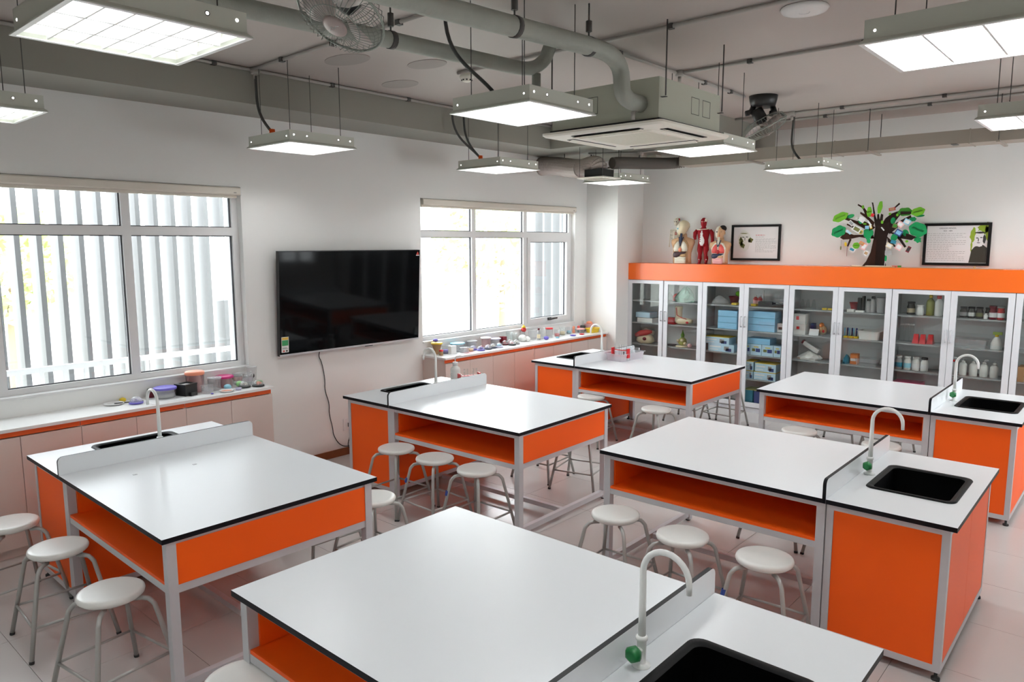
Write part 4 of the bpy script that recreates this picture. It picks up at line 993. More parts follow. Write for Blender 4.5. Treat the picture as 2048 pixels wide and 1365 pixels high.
def muscle_man():
    t = thing('muscle_model', 'dark red muscle figure with white belly standing between two torso models', 'anatomy model', (1.535, 8.87, ZT0), R(14), 'anatomy models on the cabinets')
    b = MB()
    b.loft([ell(0, 0, .225, .062, .045), ell(0, 0, .26, .068, .05), ell(0, 0, .31, .062, .046), ell(0, -.004, .37, .075, .052), ell(0, -.002, .42, .085, .05), ell(0, 0, .445, .075, .04), ell(0, 0, .46, .035, .03), ell(0, 0, .485, .027, .027), ell(0, -.006, .50, .034, .038), ell(0, -.006, .54, .04, .046), ell(0, -.004, .57, .037, .043), ell(0, -.002, .592, .02, .025), ell(0, 0, .598, .005, .006)])
    for sg in (-1, 1):
        b.tube([(sg*.035, 0, .25), (sg*.04, -.006, .18), (sg*.04, 0, .11), (sg*.042, .004, .07), (sg*.042, .004, .02), (sg*.042, .0, .006)], [.036, .037, .025, .028, .017, .018], 12)
        b.loft([[(sg*.042 + x, y, z) for x, y, z in ell(0, -.02, zz, rx, ry, 10)] for zz, rx, ry in ((0.0, .018, .04), (.012, .018, .038), (.022, .012, .024))])
    b.tube([(-.08, 0, .435), (-.108, -.004, .40), (-.112, -.01, .35), (-.10, -.03, .325)], [.026, .028, .022, .018], 10)
    b.tube([(.08, 0, .435), (.108, 0, .40), (.116, 0, .34), (.118, -.004, .29), (.112, -.016, .245)], [.026, .028, .021, .02, .013], 10)
    b.sphere((.108, -.026, .225), (.016, .014, .02), 10, 7, 1)
    for k in range(4): b.tube([(.098 + .007*k, -.03, .216), (.096 + .007*k, -.036, .203), (.096+.007*k, -.03, .192)], .0042, 6, 1)
    b.tube([(.095, -.034, .228), (.088, -.042, .218)], .0045, 6, 1)
    part('body', b, ['muscle', 'ivory'], t)
    b = MB(); b.loft([ell(-.008, -.03, .235, .02, .02), ell(-.008, -.034, .27, .036, .022), ell(-.008, -.032, .33, .034, .022), ell(-.012, -.035, .39, .026, .024), ell(-.012, -.03, .43, .018, .02)]); part('belly_panel', b, 'plastic_white', t)
    b = MB()
    for k in range(5): b.box((-.034, -.0595+.001*k, .285+.028*k), (-.026, -.056, .297+.028*k))
    part('rib_marks', b, 'muscle', t)
    for sg in (-1, 1):
        b = MB(); b.tube([(sg*.062, -.012, .22), (sg*.066, -.01, .15), (sg*.058, -.004, .10)], [.008, .012, .006], 8); part('tendon', b, 'plastic_white', t)
        b = MB(); b.tube([(sg*.045, -.012, .10), (sg*.046, -.014, .05)], [.008, .01], 8); part('shin_tendon', b, 'plastic_white', t)
    b = MB(); b.tube([(-.08, -.02, .447), (-.04, -.036, .442), (0, -.036, .448), (.04, -.036, .45), (.08, -.02, .455)], .006, 6); part('collar_bone', b, 'ivory', t)
    b = MB(); b.sphere((.03, -.03, .565), (.014, .018, .024), 8, 6); b.sphere((.012, -.046, .545), .006, 6, 5); b.sphere((-.014, -.046, .545), .006, 6, 5); part('skull_patch', b, 'ivory', t)
muscle_man()
def skeleton():
    t = thing('skeleton_model', 'small ivory skeleton model with red heart, half hidden behind a torso', 'anatomy model', (1.085, 8.98, ZT0), R(0), 'anatomy models on the cabinets')
    b = MB(); b.loft([ell(0, -.02, .505, .018, .022), ell(0, -.022, .525, .025, .03), ell(0, -.012, .55, .032, .042), ell(0, -.004, .58, .037, .046), ell(0, 0, .602, .028, .034), ell(0, 0, .612, .006, .008)]); sk = part('skull', b, 'ivory', t)
    b = MB(); b.sphere((.012, -.046, .556), .008, 8, 6); b.sphere((-.012, -.046, .556), .008, 8, 6); part('eye_socket', b, 'ink', sk)
    b = MB(); b.sphere((.03, .0, .585), (.012, .02, .02), 8, 6); part('brain_window', b, 'redorg', sk)
    b = MB(); b.tube([(0, .01, .52), (0, .012, .42), (0, .016, .34), (0, .008, .26)], .011, 8); part('spine', b, 'ivory', t)
    for k in range(8):
        w_ = .045 + .03*math.sin(math.pi*(k+1.5)/10); z = .445 - .018*k
        b = MB(); b.tube([(w_*math.sin(a), .012 - .045*math.sin(a/2)**2*2*.9, z - .012*math.sin(a/2)**2) for a in [2*math.pi*j/16 for j in range(16)]], .004, 5, closed=True); part('rib', b, 'ivory', t)
    b = MB(); b.box((-.008, -.078, .33), (.008, -.07, .44)); part('breastbone', b, 'ivory', t)
    b = MB(); b.sphere((.012, -.05, .40), (.02, .016, .026), 10, 7); part('heart', b, 'red', t)
    b = MB(); b.loft([ell(0, .0, .22, .03, .03), ell(0, 0, .245, .065, .04), ell(0, .005, .275, .075, .035), ell(0, .005, .285, .06, .025)]); part('pelvis', b, 'ivory', t)
    for sg in (-1, 1):
        b = MB(); b.tube([(0, -.05, .452), (sg*.05, -.04, .458), (sg*.085, 0, .452)], .005, 6); part('collar_bone', b, 'ivory', t)
        b = MB(); b.tube([(sg*.09, 0, .45), (sg*.098, .0, .39), (sg*.10, .0, .33), (sg*.102, -.006, .27), (sg*.104, -.012, .22)], [.010, .006, .009, .006, .008], 7); part('arm_bone', b, 'ivory', t)
        b = MB(); b.tube([(sg*.045, 0, .235), (sg*.048, -.006, .13), (sg*.046, .0, .12), (sg*.045, .002, .02), (sg*.045, -.02, .006)], [.012, .010, .011, .008, .009], 7); part('leg_bone', b, 'ivory', t)
    part('base', MB().box((-.08, -.05, 0), (.08, .05, .006)), 'plastic_white', t)
skeleton()

# ------------------------------------------------------------------ framed portraits
def textmesh(s, size):
    cu = bpy.data.curves.new('t', 'FONT'); cu.body = s; cu.size = size; cu.align_x = 'CENTER'; cu.extrude = 0.0003
    o = bpy.data.objects.new('t', cu); COL.objects.link(o)
    bpy.context.view_layer.update()
    me = bpy.data.meshes.new_from_object(o.evaluated_get(bpy.context.evaluated_depsgraph_get()))
    bpy.data.objects.remove(o)
    return me
def blob(b, c, rx, rz, y, mi=0, lob=0.15, n=14, ph=0.0, th=0.0006):
    P = [(c[0] + rx*(1+lob*math.sin(5*a+ph)+lob*0.6*math.sin(3*a+2*ph))*math.cos(a), c[1] + rz*(1+lob*math.sin(4*a+ph))*math.sin(a)) for a in [2*math.pi*k/n for k in range(n)]]
    b.prism(P, lambda p, q, d: (p, d, q), y, y-th, mi)
def frame(label, x0, x1, z0, z1, fwid, kind):
    yb = Y1 - 0.001; t = thing('picture_frame', label, 'picture', ((x0+x1)/2, yb, z0), group='framed portraits on the back wall')
    b = MB(); yf = yb-0.022
    b.box((x0, yf, z0), (x1, yb, z0+fwid)); b.box((x0, yf, z1-fwid), (x1, yb, z1)); b.box((x0, yf, z0+fwid), (x0+fwid, yb, z1-fwid)); b.box((x1-fwid, yf, z0+fwid), (x1, yb, z1-fwid))
    part('frame', b, 'frame_black', t, True)
    yp = yb-0.010
    pr = part('print', MB().box((x0+fwid, yp, z0+fwid), (x1-fwid, yb, z1-fwid)), 'paper', t, True)
    W, Hh = x1-x0, z1-z0; X = lambda f: x0 + f*W; Zz = lambda f: z0 + f*Hh
    def lines(fx0, fx1, f0, f1, n, h, m_, seed):
        rnd = random.Random(seed); b = MB()
        for k in range(n):
            z = Zz(f1 + (f0-f1)*k/max(1, n-1)); x = X(fx0); end = X(fx1) - (rnd.random()*0.25*W if rnd.random() < 0.3 else 0)
            while x < end:
                w_ = min(rnd.uniform(0.010, 0.035), end-x); b.box((x, yp-0.0009, z), (x+w_, yp-0.0003, z+h)); x += w_ + 0.007
        part('text_lines', b, m_, pr, True)
    if kind == 1:
        b = MB()
        blob(b, (X(.27), Zz(.56)), .085, .13, yp-.0002, 0, .06, 20)
        for c, rx, rz, m_, ph in (((X(.20), Zz(.54)), .026, .05, 1, 1), ((X(.215), Zz(.46)), .02, .04, 1, 2), ((X(.40), Zz(.57)), .03, .03, 1, 0.4), ((X(.375), Zz(.55)), .018, .02, 2, 3), ((X(.20), Zz(.60)), .012, .012, 2, 2), ((X(.245), Zz(.655)), .016, .005, 2, 1), ((X(.32), Zz(.66)), .016, .005, 2, 0.2), ((X(.28), Zz(.60)), .004, .02, 2, 0.2), ((X(.25), Zz(.41)), .02, .03, 1, 0.2), ((X(.26), Zz(.76)), .05, .006, 1, 0)):
            blob(b, c, rx, rz, yp-.0011, m_, .18, 14, ph)
        part('portrait', b, ['ivory_print', 'olive', 'ink'], pr, True)
        lines(.50, .82, .70, .70, 1, .008, 'title_red', 3); lines(.50, .68, .655, .655, 1, .004, 'ink_soft', 5); lines(.50, .92, .24, .60, 13, .0035, 'ink_soft', 4)
    else:
        b = MB()
        P = [(.70, .07), (.95, .07), (.95, .42), (.90, .48), (.85, .50), (.77, .44), (.73, .36)]
        b.prism([(X(p), Zz(q)) for p, q in P], lambda p, q, d: (p, d, q), yp-.0004, yp-.0014, 1)
        for c, rx, rz, m_, ph in (((X(.88), Zz(.85)), .055, .05, 3, 1), ((X(.74), Zz(.72)), .028, .07, 3, 2), ((X(.94), Zz(.80)), .02, .09, 3, 0), ((X(.725), Zz(.45)), .008, .06, 3, 0.5)): blob(b, c, rx, rz, yp-.0003, m_, .2, 16, ph)
        blob(b, (X(.835), Zz(.63)), .045, .085, yp-.0016, 0, .03, 18)
        for c, rx, rz, m_, ph in (((X(.905), Zz(.62)), .014, .045, 2, 1), ((X(.80), Zz(.645)), .012, .005, 2, 1), ((X(.86), Zz(.655)), .012, .005, 2, 0), ((X(.82), Zz(.60)), .004, .02, 2, 0), ((X(.825), Zz(.535)), .016, .004, 2, 0), ((X(.84), Zz(.77)), .05, .01, 1, 2)): blob(b, c, rx, rz, yp-.0024, m_, .12, 12, ph)
        b.box((X(.79), yp-.0026, Zz(.455)), (X(.88), yp-.0015, Zz(.475)), 0)
        part('portrait', b, ['paper', 'robe', 'ink', 'lime'], pr, True)
        for s_, z, sz in (('GREGOR MENDEL', .865, .020), ('1822 - 1884', .805, .018)):
            me = textmesh(s_, sz); me.materials.clear(); me.materials.append(M['ink'])
            o = link('title_text', me, pr); o.rotation_euler = (R(90), 0, 0)
            o.location = (X(.36) - pr.location.x - t.location.x, yp-0.0006 - t.location.y, Zz(z) - t.location.z)
        lines(.06, .64, .115, .75, 16, .0035, 'ink_soft', 9)
mat('ivory_print', (0.74, 0.75, 0.70), 0.6); mat('title_red', (0.55, 0.15, 0.15), 0.6); mat('robe', (0.035, 0.032, 0.022), 0.6)
frame('black framed print of a bearded man with text, beside the torso models', 1.845, 2.485, 1.895, 2.345, .028, 1)
frame('black framed print of a man in dark robe with green leaves and text', 4.065, 4.69, 1.872, 2.322, .028, 2)

# ------------------------------------------------------------------ craft tree
def craft_tree():
    cx, cy = 3.645, 8.86
    t = thing('craft_tree', 'cardboard tree with green paper leaves and small pictures on the cabinets', 'craft tree', (cx, cy, ZT0))
    zx = lambda a: (a-1010)*0.0006; zz = lambda a: (1250-a)*0.00062 + 0.012
    part('base_board', MB().box((-.24, -.12, 0), (.22, .12, .012)), 'tan', t)
    b = MB(); rnd = random.Random(3)
    for k in range(26):
        a = -.22 + .016*k; b.lathe([(.012, 0), (.009, .006), (.003, .008)], 7, (a, -.108, .012))
    part('grass_edge', b, 'ivory', t)
    def sheet(poly, rz, m_, y=0.0, nm='trunk_panel', th=.006):
        q = MB(); q.T = Matrix.Rotation(R(rz), 4, 'Z')
        q.prism([(zx(p), zz(s)) for p, s in poly], lambda p, s, d: (p, y+d, s), 0, -th)
        return part(nm, q, m_, t)
    sheet([(895, 1248), (1190, 1248), (1165, 1130), (1160, 900), (1180, 700), (1240, 560), (1300, 420), (1380, 320), (1340, 280), (1230, 320), (1130, 400), (1080, 490), (1085, 340), (1050, 320), (1030, 430), (1010, 320), (985, 330), (985, 430), (955, 360), (900, 120), (875, 115), (895, 190), (930, 400), (965, 560), (945, 800), (935, 1100)], 0, 'bark_card', -.012)
    sheet([(720, 1248), (1200, 1248), (1110, 1100), (1100, 800), (920, 780), (880, 1000), (800, 1160)], 52, 'bark_card2', 0)
    for poly in ([(950, 760), (930, 690), (760, 690), (600, 690), (440, 640), (360, 740), (420, 775), (520, 770), (700, 730), (860, 760)], [(530, 760), (490, 895), (515, 905), (565, 770)], [(960, 560), (900, 520), (720, 420), (620, 450), (740, 540), (860, 640)], [(940, 470), (800, 340), (690, 275), (685, 310), (800, 400), (920, 540)], [(830, 400), (800, 270), (740, 190), (640, 135), (635, 160), (720, 215), (760, 300), (790, 400)],
                 [(860, 560), (640, 440), (420, 365), (400, 400), (600, 480), (800, 600)], [(660, 560), (470, 485), (465, 510), (640, 600)]):
        sheet(poly, 8, 'bark_card2', .006, 'branch')
    for poly in ([(1150, 620), (1330, 480), (1560, 360), (1570, 400), (1400, 520), (1220, 680)], [(1180, 520), (1360, 290), (1560, 300), (1560, 340), (1380, 350), (1230, 560)], [(1230, 250), (1350, 140), (1365, 165), (1240, 270)], [(1180, 640), (1330, 660), (1420, 760), (1520, 900), (1490, 920), (1400, 800), (1300, 700)], [(1300, 640), (1540, 680), (1680, 735), (1600, 790), (1420, 760)], [(1170, 720), (1260, 800), (1340, 900), (1320, 910), (1200, 820)]):
        sheet(poly, -8, 'bark_card', .004, 'branch')
    def leaf(c, rx, ry, rot, m_, lob, y, scr=0):
        q = MB(); n = 28; P = []
        for k in range(n):
            a = 2*math.pi*k/n; f = 1 + lob*math.sin(6*a+1.0)
            u, v = rx*f*math.cos(a), ry*f*math.sin(a); ca, sa = math.cos(R(rot)), math.sin(R(rot))
            P.append((zx(c[0]) + .0006*(u*ca - v*sa), zz(c[1]) + .0006*(u*sa + v*ca)))
        q.prism(P, lambda p, s, d: (p, y+d, s), 0, -.003)
        o = part('paper_leaf', q, m_, t)
        if scr:
            q = MB(); ca, sa = math.cos(R(rot)), math.sin(R(rot)); pts = []
            for k in range(scr*4):
                u = -rx*.65 + 1.3*rx*k/(scr*4-1); v = ry*.25*(1 if k % 2 else -0.6)*(1.2 if k % 5 == 0 else .7)
                pts.append((zx(c[0]) + .0006*(u*ca - v*sa), y-.0045, zz(c[1]) + .0006*(u*sa + v*ca)))
            q.tube(pts, .0016, 4); part('handwriting', q, 'ink', o)
    for a in (((355, 365), 145, 80, 24, 'leaf1', .06, -.055, 6), ((335, 625), 135, 105, 25, 'leaf2', .07, -.05, 7), ((520, 355), 75, 35, 20, 'leaf2', 0, -.03), ((1455, 300), 120, 75, 0, 'leaf3', .07, -.03, 4), ((1675, 305), 110, 75, 15, 'leaf1', .06, -.06, 5), ((1690, 610), 150, 125, -25, 'leaf2', .05, -.055, 5),
              ((1690, 780), 65, 50, -40, 'leaf2', .15, -.04), ((1700, 375), 70, 20, 5, 'leaf2', 0, -.02), ((855, 285), 45, 95, 0, 'leaf1', .05, -.04, 2), ((1035, 210), 40, 115, -8, 'leaf1', .05, -.04), ((850, 680), 65, 100, 15, 'leaf2', .1, -.05), ((920, 660), 35, 60, 0, 'leaf2', 0, -.055), ((885, 800), 35, 45, 10, 'leaf2', 0, -.06), ((660, 885), 62, 60, 0, 'leaf1', .04, -.04, 2), ((1310, 740), 55, 75, -20, 'leaf2', 0, -.05), ((1490, 665), 50, 65, 30, 'leaf2', 0, -.04), ((1270, 450), 40, 60, 0, 'leaf2', 0, -.04), ((1590, 430), 55, 40, 0, 'leaf2', .1, -.03),
              ((1085, 470), 22, 32, 0, 'leaf1', 0, -.035), ((735, 195), 22, 35, 0, 'leaf1', 0, -.03), ((1205, 330), 22, 22, 0, 'leaf1', 0, -.03), ((1330, 350), 20, 26, 0, 'leaf1', 0, -.03), ((1510, 735), 45, 18, 0, 'leaf1', 0, -.035), ((1515, 810), 25, 22, 0, 'leaf1', 0, -.03), ((700, 440), 35, 60, 25, 'leaf2', 0, -.03), ((785, 495), 35, 18, -10, 'leaf1', 0, -.035), ((375, 930), 12, 38, 0, 'olive', 0, -.02), ((460, 860), 22, 42, 10, 'yellow', 0, -.02), ((1205, 1110), 18, 55, 0, 'leaf2', 0, -.08)):
        leaf(*a)
    def card(c, w_, h_, rot, m_, inner=None):
        q = MB(); q.T = Matrix.Translation((zx(c[0]), -.065 - .0001*(c[0] % 90), zz(c[1]))) @ Matrix.Rotation(R(rot), 4, 'Y')
        s = .0003; q.box((-w_*s, -.001, -h_*s), (w_*s, .001, h_*s)); o = part('picture_card', q, m_, t)
        if inner:
            q2 = MB(); q2.T = q.T; q2.box((-w_*s*.72, -.0018, -h_*s*.6), (w_*s*.72, -.0011, h_*s*.62)); part('picture', q2, inner, o)
    for a in (((665, 590), 150, 110, 30, 'paper', 'olive'), ((560, 480), 110, 70, 45, 'paper', 'grey'), ((605, 955), 110, 70, 25, 'paper', 'teal'), ((810, 900), 90, 130, 25, 'rose', 'paper'), ((770, 845), 90, 60, 30, 'orangebox', 'tan'), ((855, 1020), 80, 80, 30, 'paper', 'tan'), ((1405, 515), 105, 100, 30, 'rose', 'paper'), ((1515, 475), 110, 95, 28, 'sky', 'paper'), ((1385, 660), 120, 110, 30, 'navy', 'boxblue'), ((1320, 540), 80, 80, 20, 'olive', 'leaf3'), ((1245, 885), 110, 80, 28, 'cream', 'paper'), ((1405, 910), 110, 110, 32, 'rose', 'paper'), ((1565, 950), 60, 110, 25, 'darkred', 'ink'), ((1310, 820), 90, 60, 15, 'teal', None), ((745, 420), 110, 90, 35, 'paper', None), ((925, 345), 55, 60, 20, 'red', None), ((1255, 250), 110, 55, -10, 'redorg', 'tan'), ((845, 560), 70, 60, 0, 'boxblue', None), ((905, 545), 40, 90, -20, 'yellow', 'paper'), ((880, 480), 25, 110, -35, 'paper', None), ((1115, 590), 20, 80, -40, 'paper', None), ((525, 640), 110, 40, 40, 'boxpale', None), ((1235, 1010), 110, 80, 0, 'grey', None), ((740, 640), 60, 70, 30, 'yellow', 'olive')):
        card(*a)
    for (x, z0_, z1_, m_) in ((375, 780, 900, 'ink_soft'), (490, 905, 1080, 'darkred')): part('hanging_thread', MB().cyl((zx(x), -.02, zz(z0_)), (zx(x), -.02, zz(z1_)), .002, n=5), m_, t)
    part('stem_stick', MB().cyl((zx(1190), -.08, .012), (zx(1200), -.08, zz(1060)), .003, n=6), 'paper', t)
craft_tree()
t = thing('paper_flower', 'small red and green paper flower lying beside the cardboard tree', 'paper craft', (3.86, 8.80, ZT0+.0))
part('petals', MB().box((-.05, -.012, 0.0), (.02, .012, .02)), 'pinkorg', t); part('leaves', MB().box((.021, -.01, 0), (.055, .01, .022)), 'leaf3', t)
solid('wood_lath', MB().box((-.5, -.012, 0), (.5, .012, .006)), 'tan', 'thin wooden lath lying along the cabinet top below the framed robed man', 'lath', (4.36, 8.735, ZT0), R(0.3))
solid('paper_cone', MB().lathe([(.02, 0), (.018, .004), (.004, .03)], 10), 'tan', 'tiny brown cone on the cabinet top under the framed robed man', 'cone', (4.60, 8.80, ZT0))
# ------------------------------------------------------------------ on the benches
def tube_rack(label, loc, rotz, tubes):
    t = thing('test_tube_rack', label, 'rack', loc, R(rotz), 'red test tube racks')
    for s_ in (-1, 1): part('end_plate', MB().box((s_*.10-.008, -.025, 0), (s_*.10+.008, .025, .105)), 'red', t)
    for z in (.012, .080):
        b = MB(); b.box((-.092, -.022, z), (.092, -.012, z+.004)); b.box((-.092, .012, z), (.092, .022, z+.004))
        for k in range(7): b.box((-.092+.03*k-.004, -.012, z), (-.092+.03*k+.004, .012, z+.004))
        part('perforated_shelf', b, 'red', t)
    for k, dark in tubes:
        x = -.077 + .03*k
        q = thing('test_tube', 'slim glass test tube ' + ('with dark liquid ' if dark else '') + 'in the rack ' + ('beside the wash bottle' if loc[1] < 6 else 'in the frosted tray'), 'test tube', (loc[0] + x*math.cos(R(rotz)), loc[1] + x*math.sin(R(rotz)), loc[2] + .0165), group='glass test tubes in the racks')
        part('glass', MB().lathe([(.003, 0), (.007, .003), (.008, .01), (.008, .13), (.0095, .132)], 10, cap1=False), 'labglass', q)
        if dark: part('liquid', MB().lathe([(.002, .002), (.0065, .006), (.0065, .05)], 10), 'ink', q)
def tray(name, label, loc, sx, sy, h, m_, rotz=0, cat='tray', group=None):
    t = thing(name, label, cat, loc, R(rotz), group)
    b = MB(); L = []
    for g, z in ((.016, 0.0), (.004, h), (-.008, h), (-.008, h-.004)): L.append([(x, y, z) for x, y in rrect(-sx/2+g, -sy/2+g, sx/2-g, sy/2-g, .02, 4)])
    b.loft(L, cap0=True, cap1=False, sm=False)
    part('shell', b, m_, t)
    return t
# television bench: shallow tray, wash bottle, rack
ZB2 = 0.8005
tray('plastic_tray', 'clear plastic tray by the sink of the television bench', (1.20, 4.685, ZB2), .16, .14, .045, 'clear', 2, group='clear plastic trays')
for k, (x, y, l) in enumerate(((1.165, 4.67, 'glass stirring tube leaning in the clear tray by the television bench sink'), (1.195, 4.70, 'second glass tube crossing another in the tray by the television bench sink'))):
    q = MB(); s_ = 1 if k else -1
    q.tube([(0, 0, .01), (s_*.035, .02, .105)], .008, 8); solid('glass_tube', q, 'labglass', l, 'glass tube', (x, y, ZB2+.002), group='loose glass tubes')
tub('beaker', 'small glass beaker in the clear tray by the television bench sink', 'beaker', (1.235, 4.685, ZB2+.003), .03, .03, .07, 'labglass')
t = thing('wash_bottle', 'white wash bottle with bent nozzle beside the television bench splash', 'bottle', (1.07, 4.80, ZB2))
part('body', MB().lathe([(.044, 0), (.047, .004), (.047, .125), (.043, .142), (.023, .158), (.022, .168)], 20), 'milk', t)
part('cap', MB().lathe([(.026, .166), (.026, .196), (.010, .20)], 16), 'plastic_white', t)
part('nozzle', MB().tube([(0, 0, .195), (0, 0, .235), (.008, .006, .252), (.036, .026, .26), (.066, .048, .252)], .005, 8), 'plastic_white', t)
tube_rack('red test tube rack beside the wash bottle', (1.225, 4.83, ZB2), 66, ((1, True), (2, True), (4, False), (5, False)))
# tray bench: big tray with rack
tray('plastic_tray', 'frosted plastic tray of glassware on the bench near the pillar', (1.525, 7.06, ZB2), .24, .44, .085, 'clearlilac', -4, group='clear plastic trays')
tube_rack('red test tube rack standing in the frosted tray', (1.53, 6.955, ZB2+.035), 2, ((0, False), (2, False), (3, False), (4, True), (5, False)))
part('rack_lift', MB().box((-.11, -.025, -.030), (.11, .025, -.001)), 'clear', [o for o in COL.objects if o.name.startswith('test_tube_rack')][-1])
for k, (dx, dy, h, l) in enumerate(((-.03, .16, .12, 'tall glass beaker at the back of the frosted tray'), (.05, .10, .10, 'glass beaker with a tube leaning in it, frosted tray'), (.05, .20, .11, 'glass cylinder in the far corner of the frosted tray'))):
    tub('beaker', l, 'beaker', (1.51+dx, 7.05+dy, ZB2+.004), .034, .035, h, 'labglass', group='glass beakers in the frosted tray')
b = MB()
b.tube([(0, 0, 0), (.02, -.03, .16)], .006, 8); solid('glass_tube', b, 'labglass', 'glass tube leaning among the beakers in the frosted tray', 'glass tube', (1.55, 7.16, ZB2+.01), group='loose glass tubes')

# ------------------------------------------------------------------ counter below the finned window
ZC = 0.9005
tub('shallow_lid', 'flat white lid lying on the finned window counter', 'lid', (.10, 2.10, ZC), .06, .07, .012, 'plastic_white')
solid('sponge_piece', MB().lathe([(.02, 0), (.026, .008), (.022, .022), (.008, .03)], 9), 'yellow', 'small yellow lump behind the flat white lid', 'lump', (.035, 2.19, ZC))
dome('purple-based clear dome model lying by the pen on the finned window counter', (.20, 2.225, ZC), .045, 'purple', 'lilac', 'dome models on the finned window counter')
b = MB(); b.cyl((.0, -.10, .006), (.0, .10, .006), .004, n=8); solid('pen', b, 'ink', 'thin dark pen beside the purple-based dome', 'pen', (.13, 2.20, ZC), R(-20))
b = MB(); b.box((-.09, -.16, 0), (.09, .16, .0015)); solid('paper_sheet', b, 'paper', 'loose white paper sheet before the purple-lidded tub', 'paper', (.24, 2.45, ZC), R(4))
tub('food_tub', 'clear tub with purple lid', 'tub', (.15, 2.47, ZC+.002), .075, .082, .075, 'clear', 'purple', .012, fill='milk')
tub('jar', 'small dark red jar behind the tap and purple-lidded tub', 'jar', (.05, 2.40, ZC), .025, .025, .06, 'darkred', 'ink', .01)
t = thing('black_box', 'black open box with a grey lens plate on the finned window counter', 'box', (.165, 2.63, ZC), R(18))
part('body', MB().box((-.06, -.06, 0), (.06, .06, .085)), 'black', t); part('plate', MB().box((-.042, -.042, .0852), (.042, .042, .0865)), 'steel', t); part('rim', MB().box((-.062, .045, .0852), (.062, .062, .096)).box((-.062, -.062, .0852), (.062, -.045, .096)).box((-.062, -.0445, .0852), (-.045, .0445, .096)).box((.045, -.0445, .0852), (.062, .0445, .096)), 'black', t); part('foot', MB().box((.061, -.03, 0), (.09, .03, .03)), 'black', t)
tub('storage_jar', 'tall clear jar with salmon lid and pink filling', 'jar', (.085, 2.745, ZC), .068, .072, .15, 'clearpink', 'salmon', .022)
tub('clear_cup', 'low clear cup with green print before the salmon-lidded jar', 'cup', (.228, 2.778, ZC), .044, .048, .065, 'clear', mark='clear')
tub('clear_tub', 'square-shouldered clear tub right of the low printed cup', 'tub', (.15, 2.878, ZC), .052, .055, .105, 'clear', 'clear', .008)
tub('food_tub', 'low tub with magenta lid against the window wall', 'tub', (.08, 3.0, ZC), .065, .074, .085, 'clearpink', 'magenta', .014)
solid('clay_ball', MB().sphere((0, 0, .022), (.032, .032, .022), 12, 8), 'sky', 'light blue clay lump on the finned window counter', 'clay', (.205, 2.965, ZC))
for k, (x, y, h, lab, m_) in enumerate(((.06, 3.135, .10, 'clear cup with small red print beside the magenta-lidded tub', 'clearpink'), (.165, 3.175, .105, 'clear cup with lilac band near the counter end', 'clearlilac'), (.095, 3.25, .145, 'tall clear cup with black mark at the counter end', 'clear'))):
    tub('clear_cup', lab, 'cup', (x, y, ZC), .034, .045, h, 'clear', mark=m_ if m_ != 'clear' else None, group='clear drinking cups on the finned window counter')
part('black_mark', MB().sphere((.035, -.012, .07), (.006, .02, .022), 8, 6), 'ink', [o for o in COL.objects if o.name.startswith('clear_cup')][-1])
solid('clay_ball', MB().sphere((0, 0, .025), (.03, .03, .025), 12, 8), 'mint', 'green clay lump beside the first clear dome at the counter end', 'clay', (.17, 3.09, ZC), group='green clay lumps')
solid('clay_ball', MB().sphere((0, 0, .02), (.033, .03, .018), 12, 8), 'mint', 'flat green clay lump at the very end of the finned window counter', 'clay', (.195, 3.262, ZC), group='green clay lumps')
dome('clear dome model with black base, nearer the blue clay', (.235, 3.10, ZC), .045, 'ink', 'ivory', 'dome models on the finned window counter')
dome('clear dome model with salmon filling and black base at the counter end', (.275, 3.205, ZC), .045, 'ink', 'salmon', 'dome models on the finned window counter')
tub('paint_dish', 'flat white dish with orange paint at the counter edge', 'dish', (.29, 2.91, ZC), .05, .056, .014, 'plastic_white', fill='salmon')
tub('paint_dish', 'tiny lilac dish near the counter edge before the cups', 'dish', (.30, 3.01, ZC), .022, .026, .018, 'lilac')
b = MB()
b.box((-.05, -.07, 0), (.05, .07, .001)); solid('paper_sheet', b, 'paper', 'small paper scrap before the black box', 'paper', (.30, 2.66, ZC), R(10))
solid('clay_bits', MB().sphere((0, 0, .006), (.012, .012, .006), 8, 6), 'purple', 'tiny purple clay crumb on the finned window counter edge', 'clay', (.305, 2.78, ZC))

# ------------------------------------------------------------------ counter below the sash window
tub('funnel_model', 'yellow funnel-shaped model with orange stem at the television end', 'model', (.09, 5.47, ZC), .02, .06, .12, 'tan', 'yellow', .01)
for (x, y, z, l) in ((.085, 5.455, .135, 'purple clay ball on top of the yellow funnel model'), (.17, 5.55, .11, 'purple clay lump over the clear tub beside the white carton')):
    if z > .12: solid('clay_ball', MB().sphere((0, 0, .02), (.03, .03, .02), 10, 7), 'purple', l, 'clay', (x, y, ZC+z), group='purple clay lumps')
tub('clear_tub', 'clear tub holding purple clay behind the white carton', 'tub', (.12, 5.58, ZC), .045, .05, .09, 'clear', fill='purple')
carton('white_carton', 'small white carton at the television end of the sash window counter', (.20, 5.60, ZC), .05, .08, .09, 'plastic_white')
tub('jar', 'small red-capped jar beside the yellow funnel model', 'jar', (.19, 5.44, ZC), .022, .022, .05, 'tan', 'red', .012)
tub('clear_tub', 'wide clear tub with pale blue lid on the sash window counter', 'tub', (.10, 5.78, ZC), .07, .08, .09, 'clear', 'sky', .008)
tub('clear_tub', 'round clear tub stack before the pale blue lid', 'tub', (.245, 5.745, ZC), .05, .053, .06, 'clear', 'clear', .006)
tub('clear_tub', 'clear tub with grey lid behind the dome models', 'tub', (.072, 6.04, ZC), .056, .062, .085, 'clear', 'grey', .008)
tub('clear_tub', 'clear tub with pink strips inside behind the dome models', 'tub', (.11, 6.24, ZC), .055, .06, .11, 'clearpink', 'plastic_white', .006)
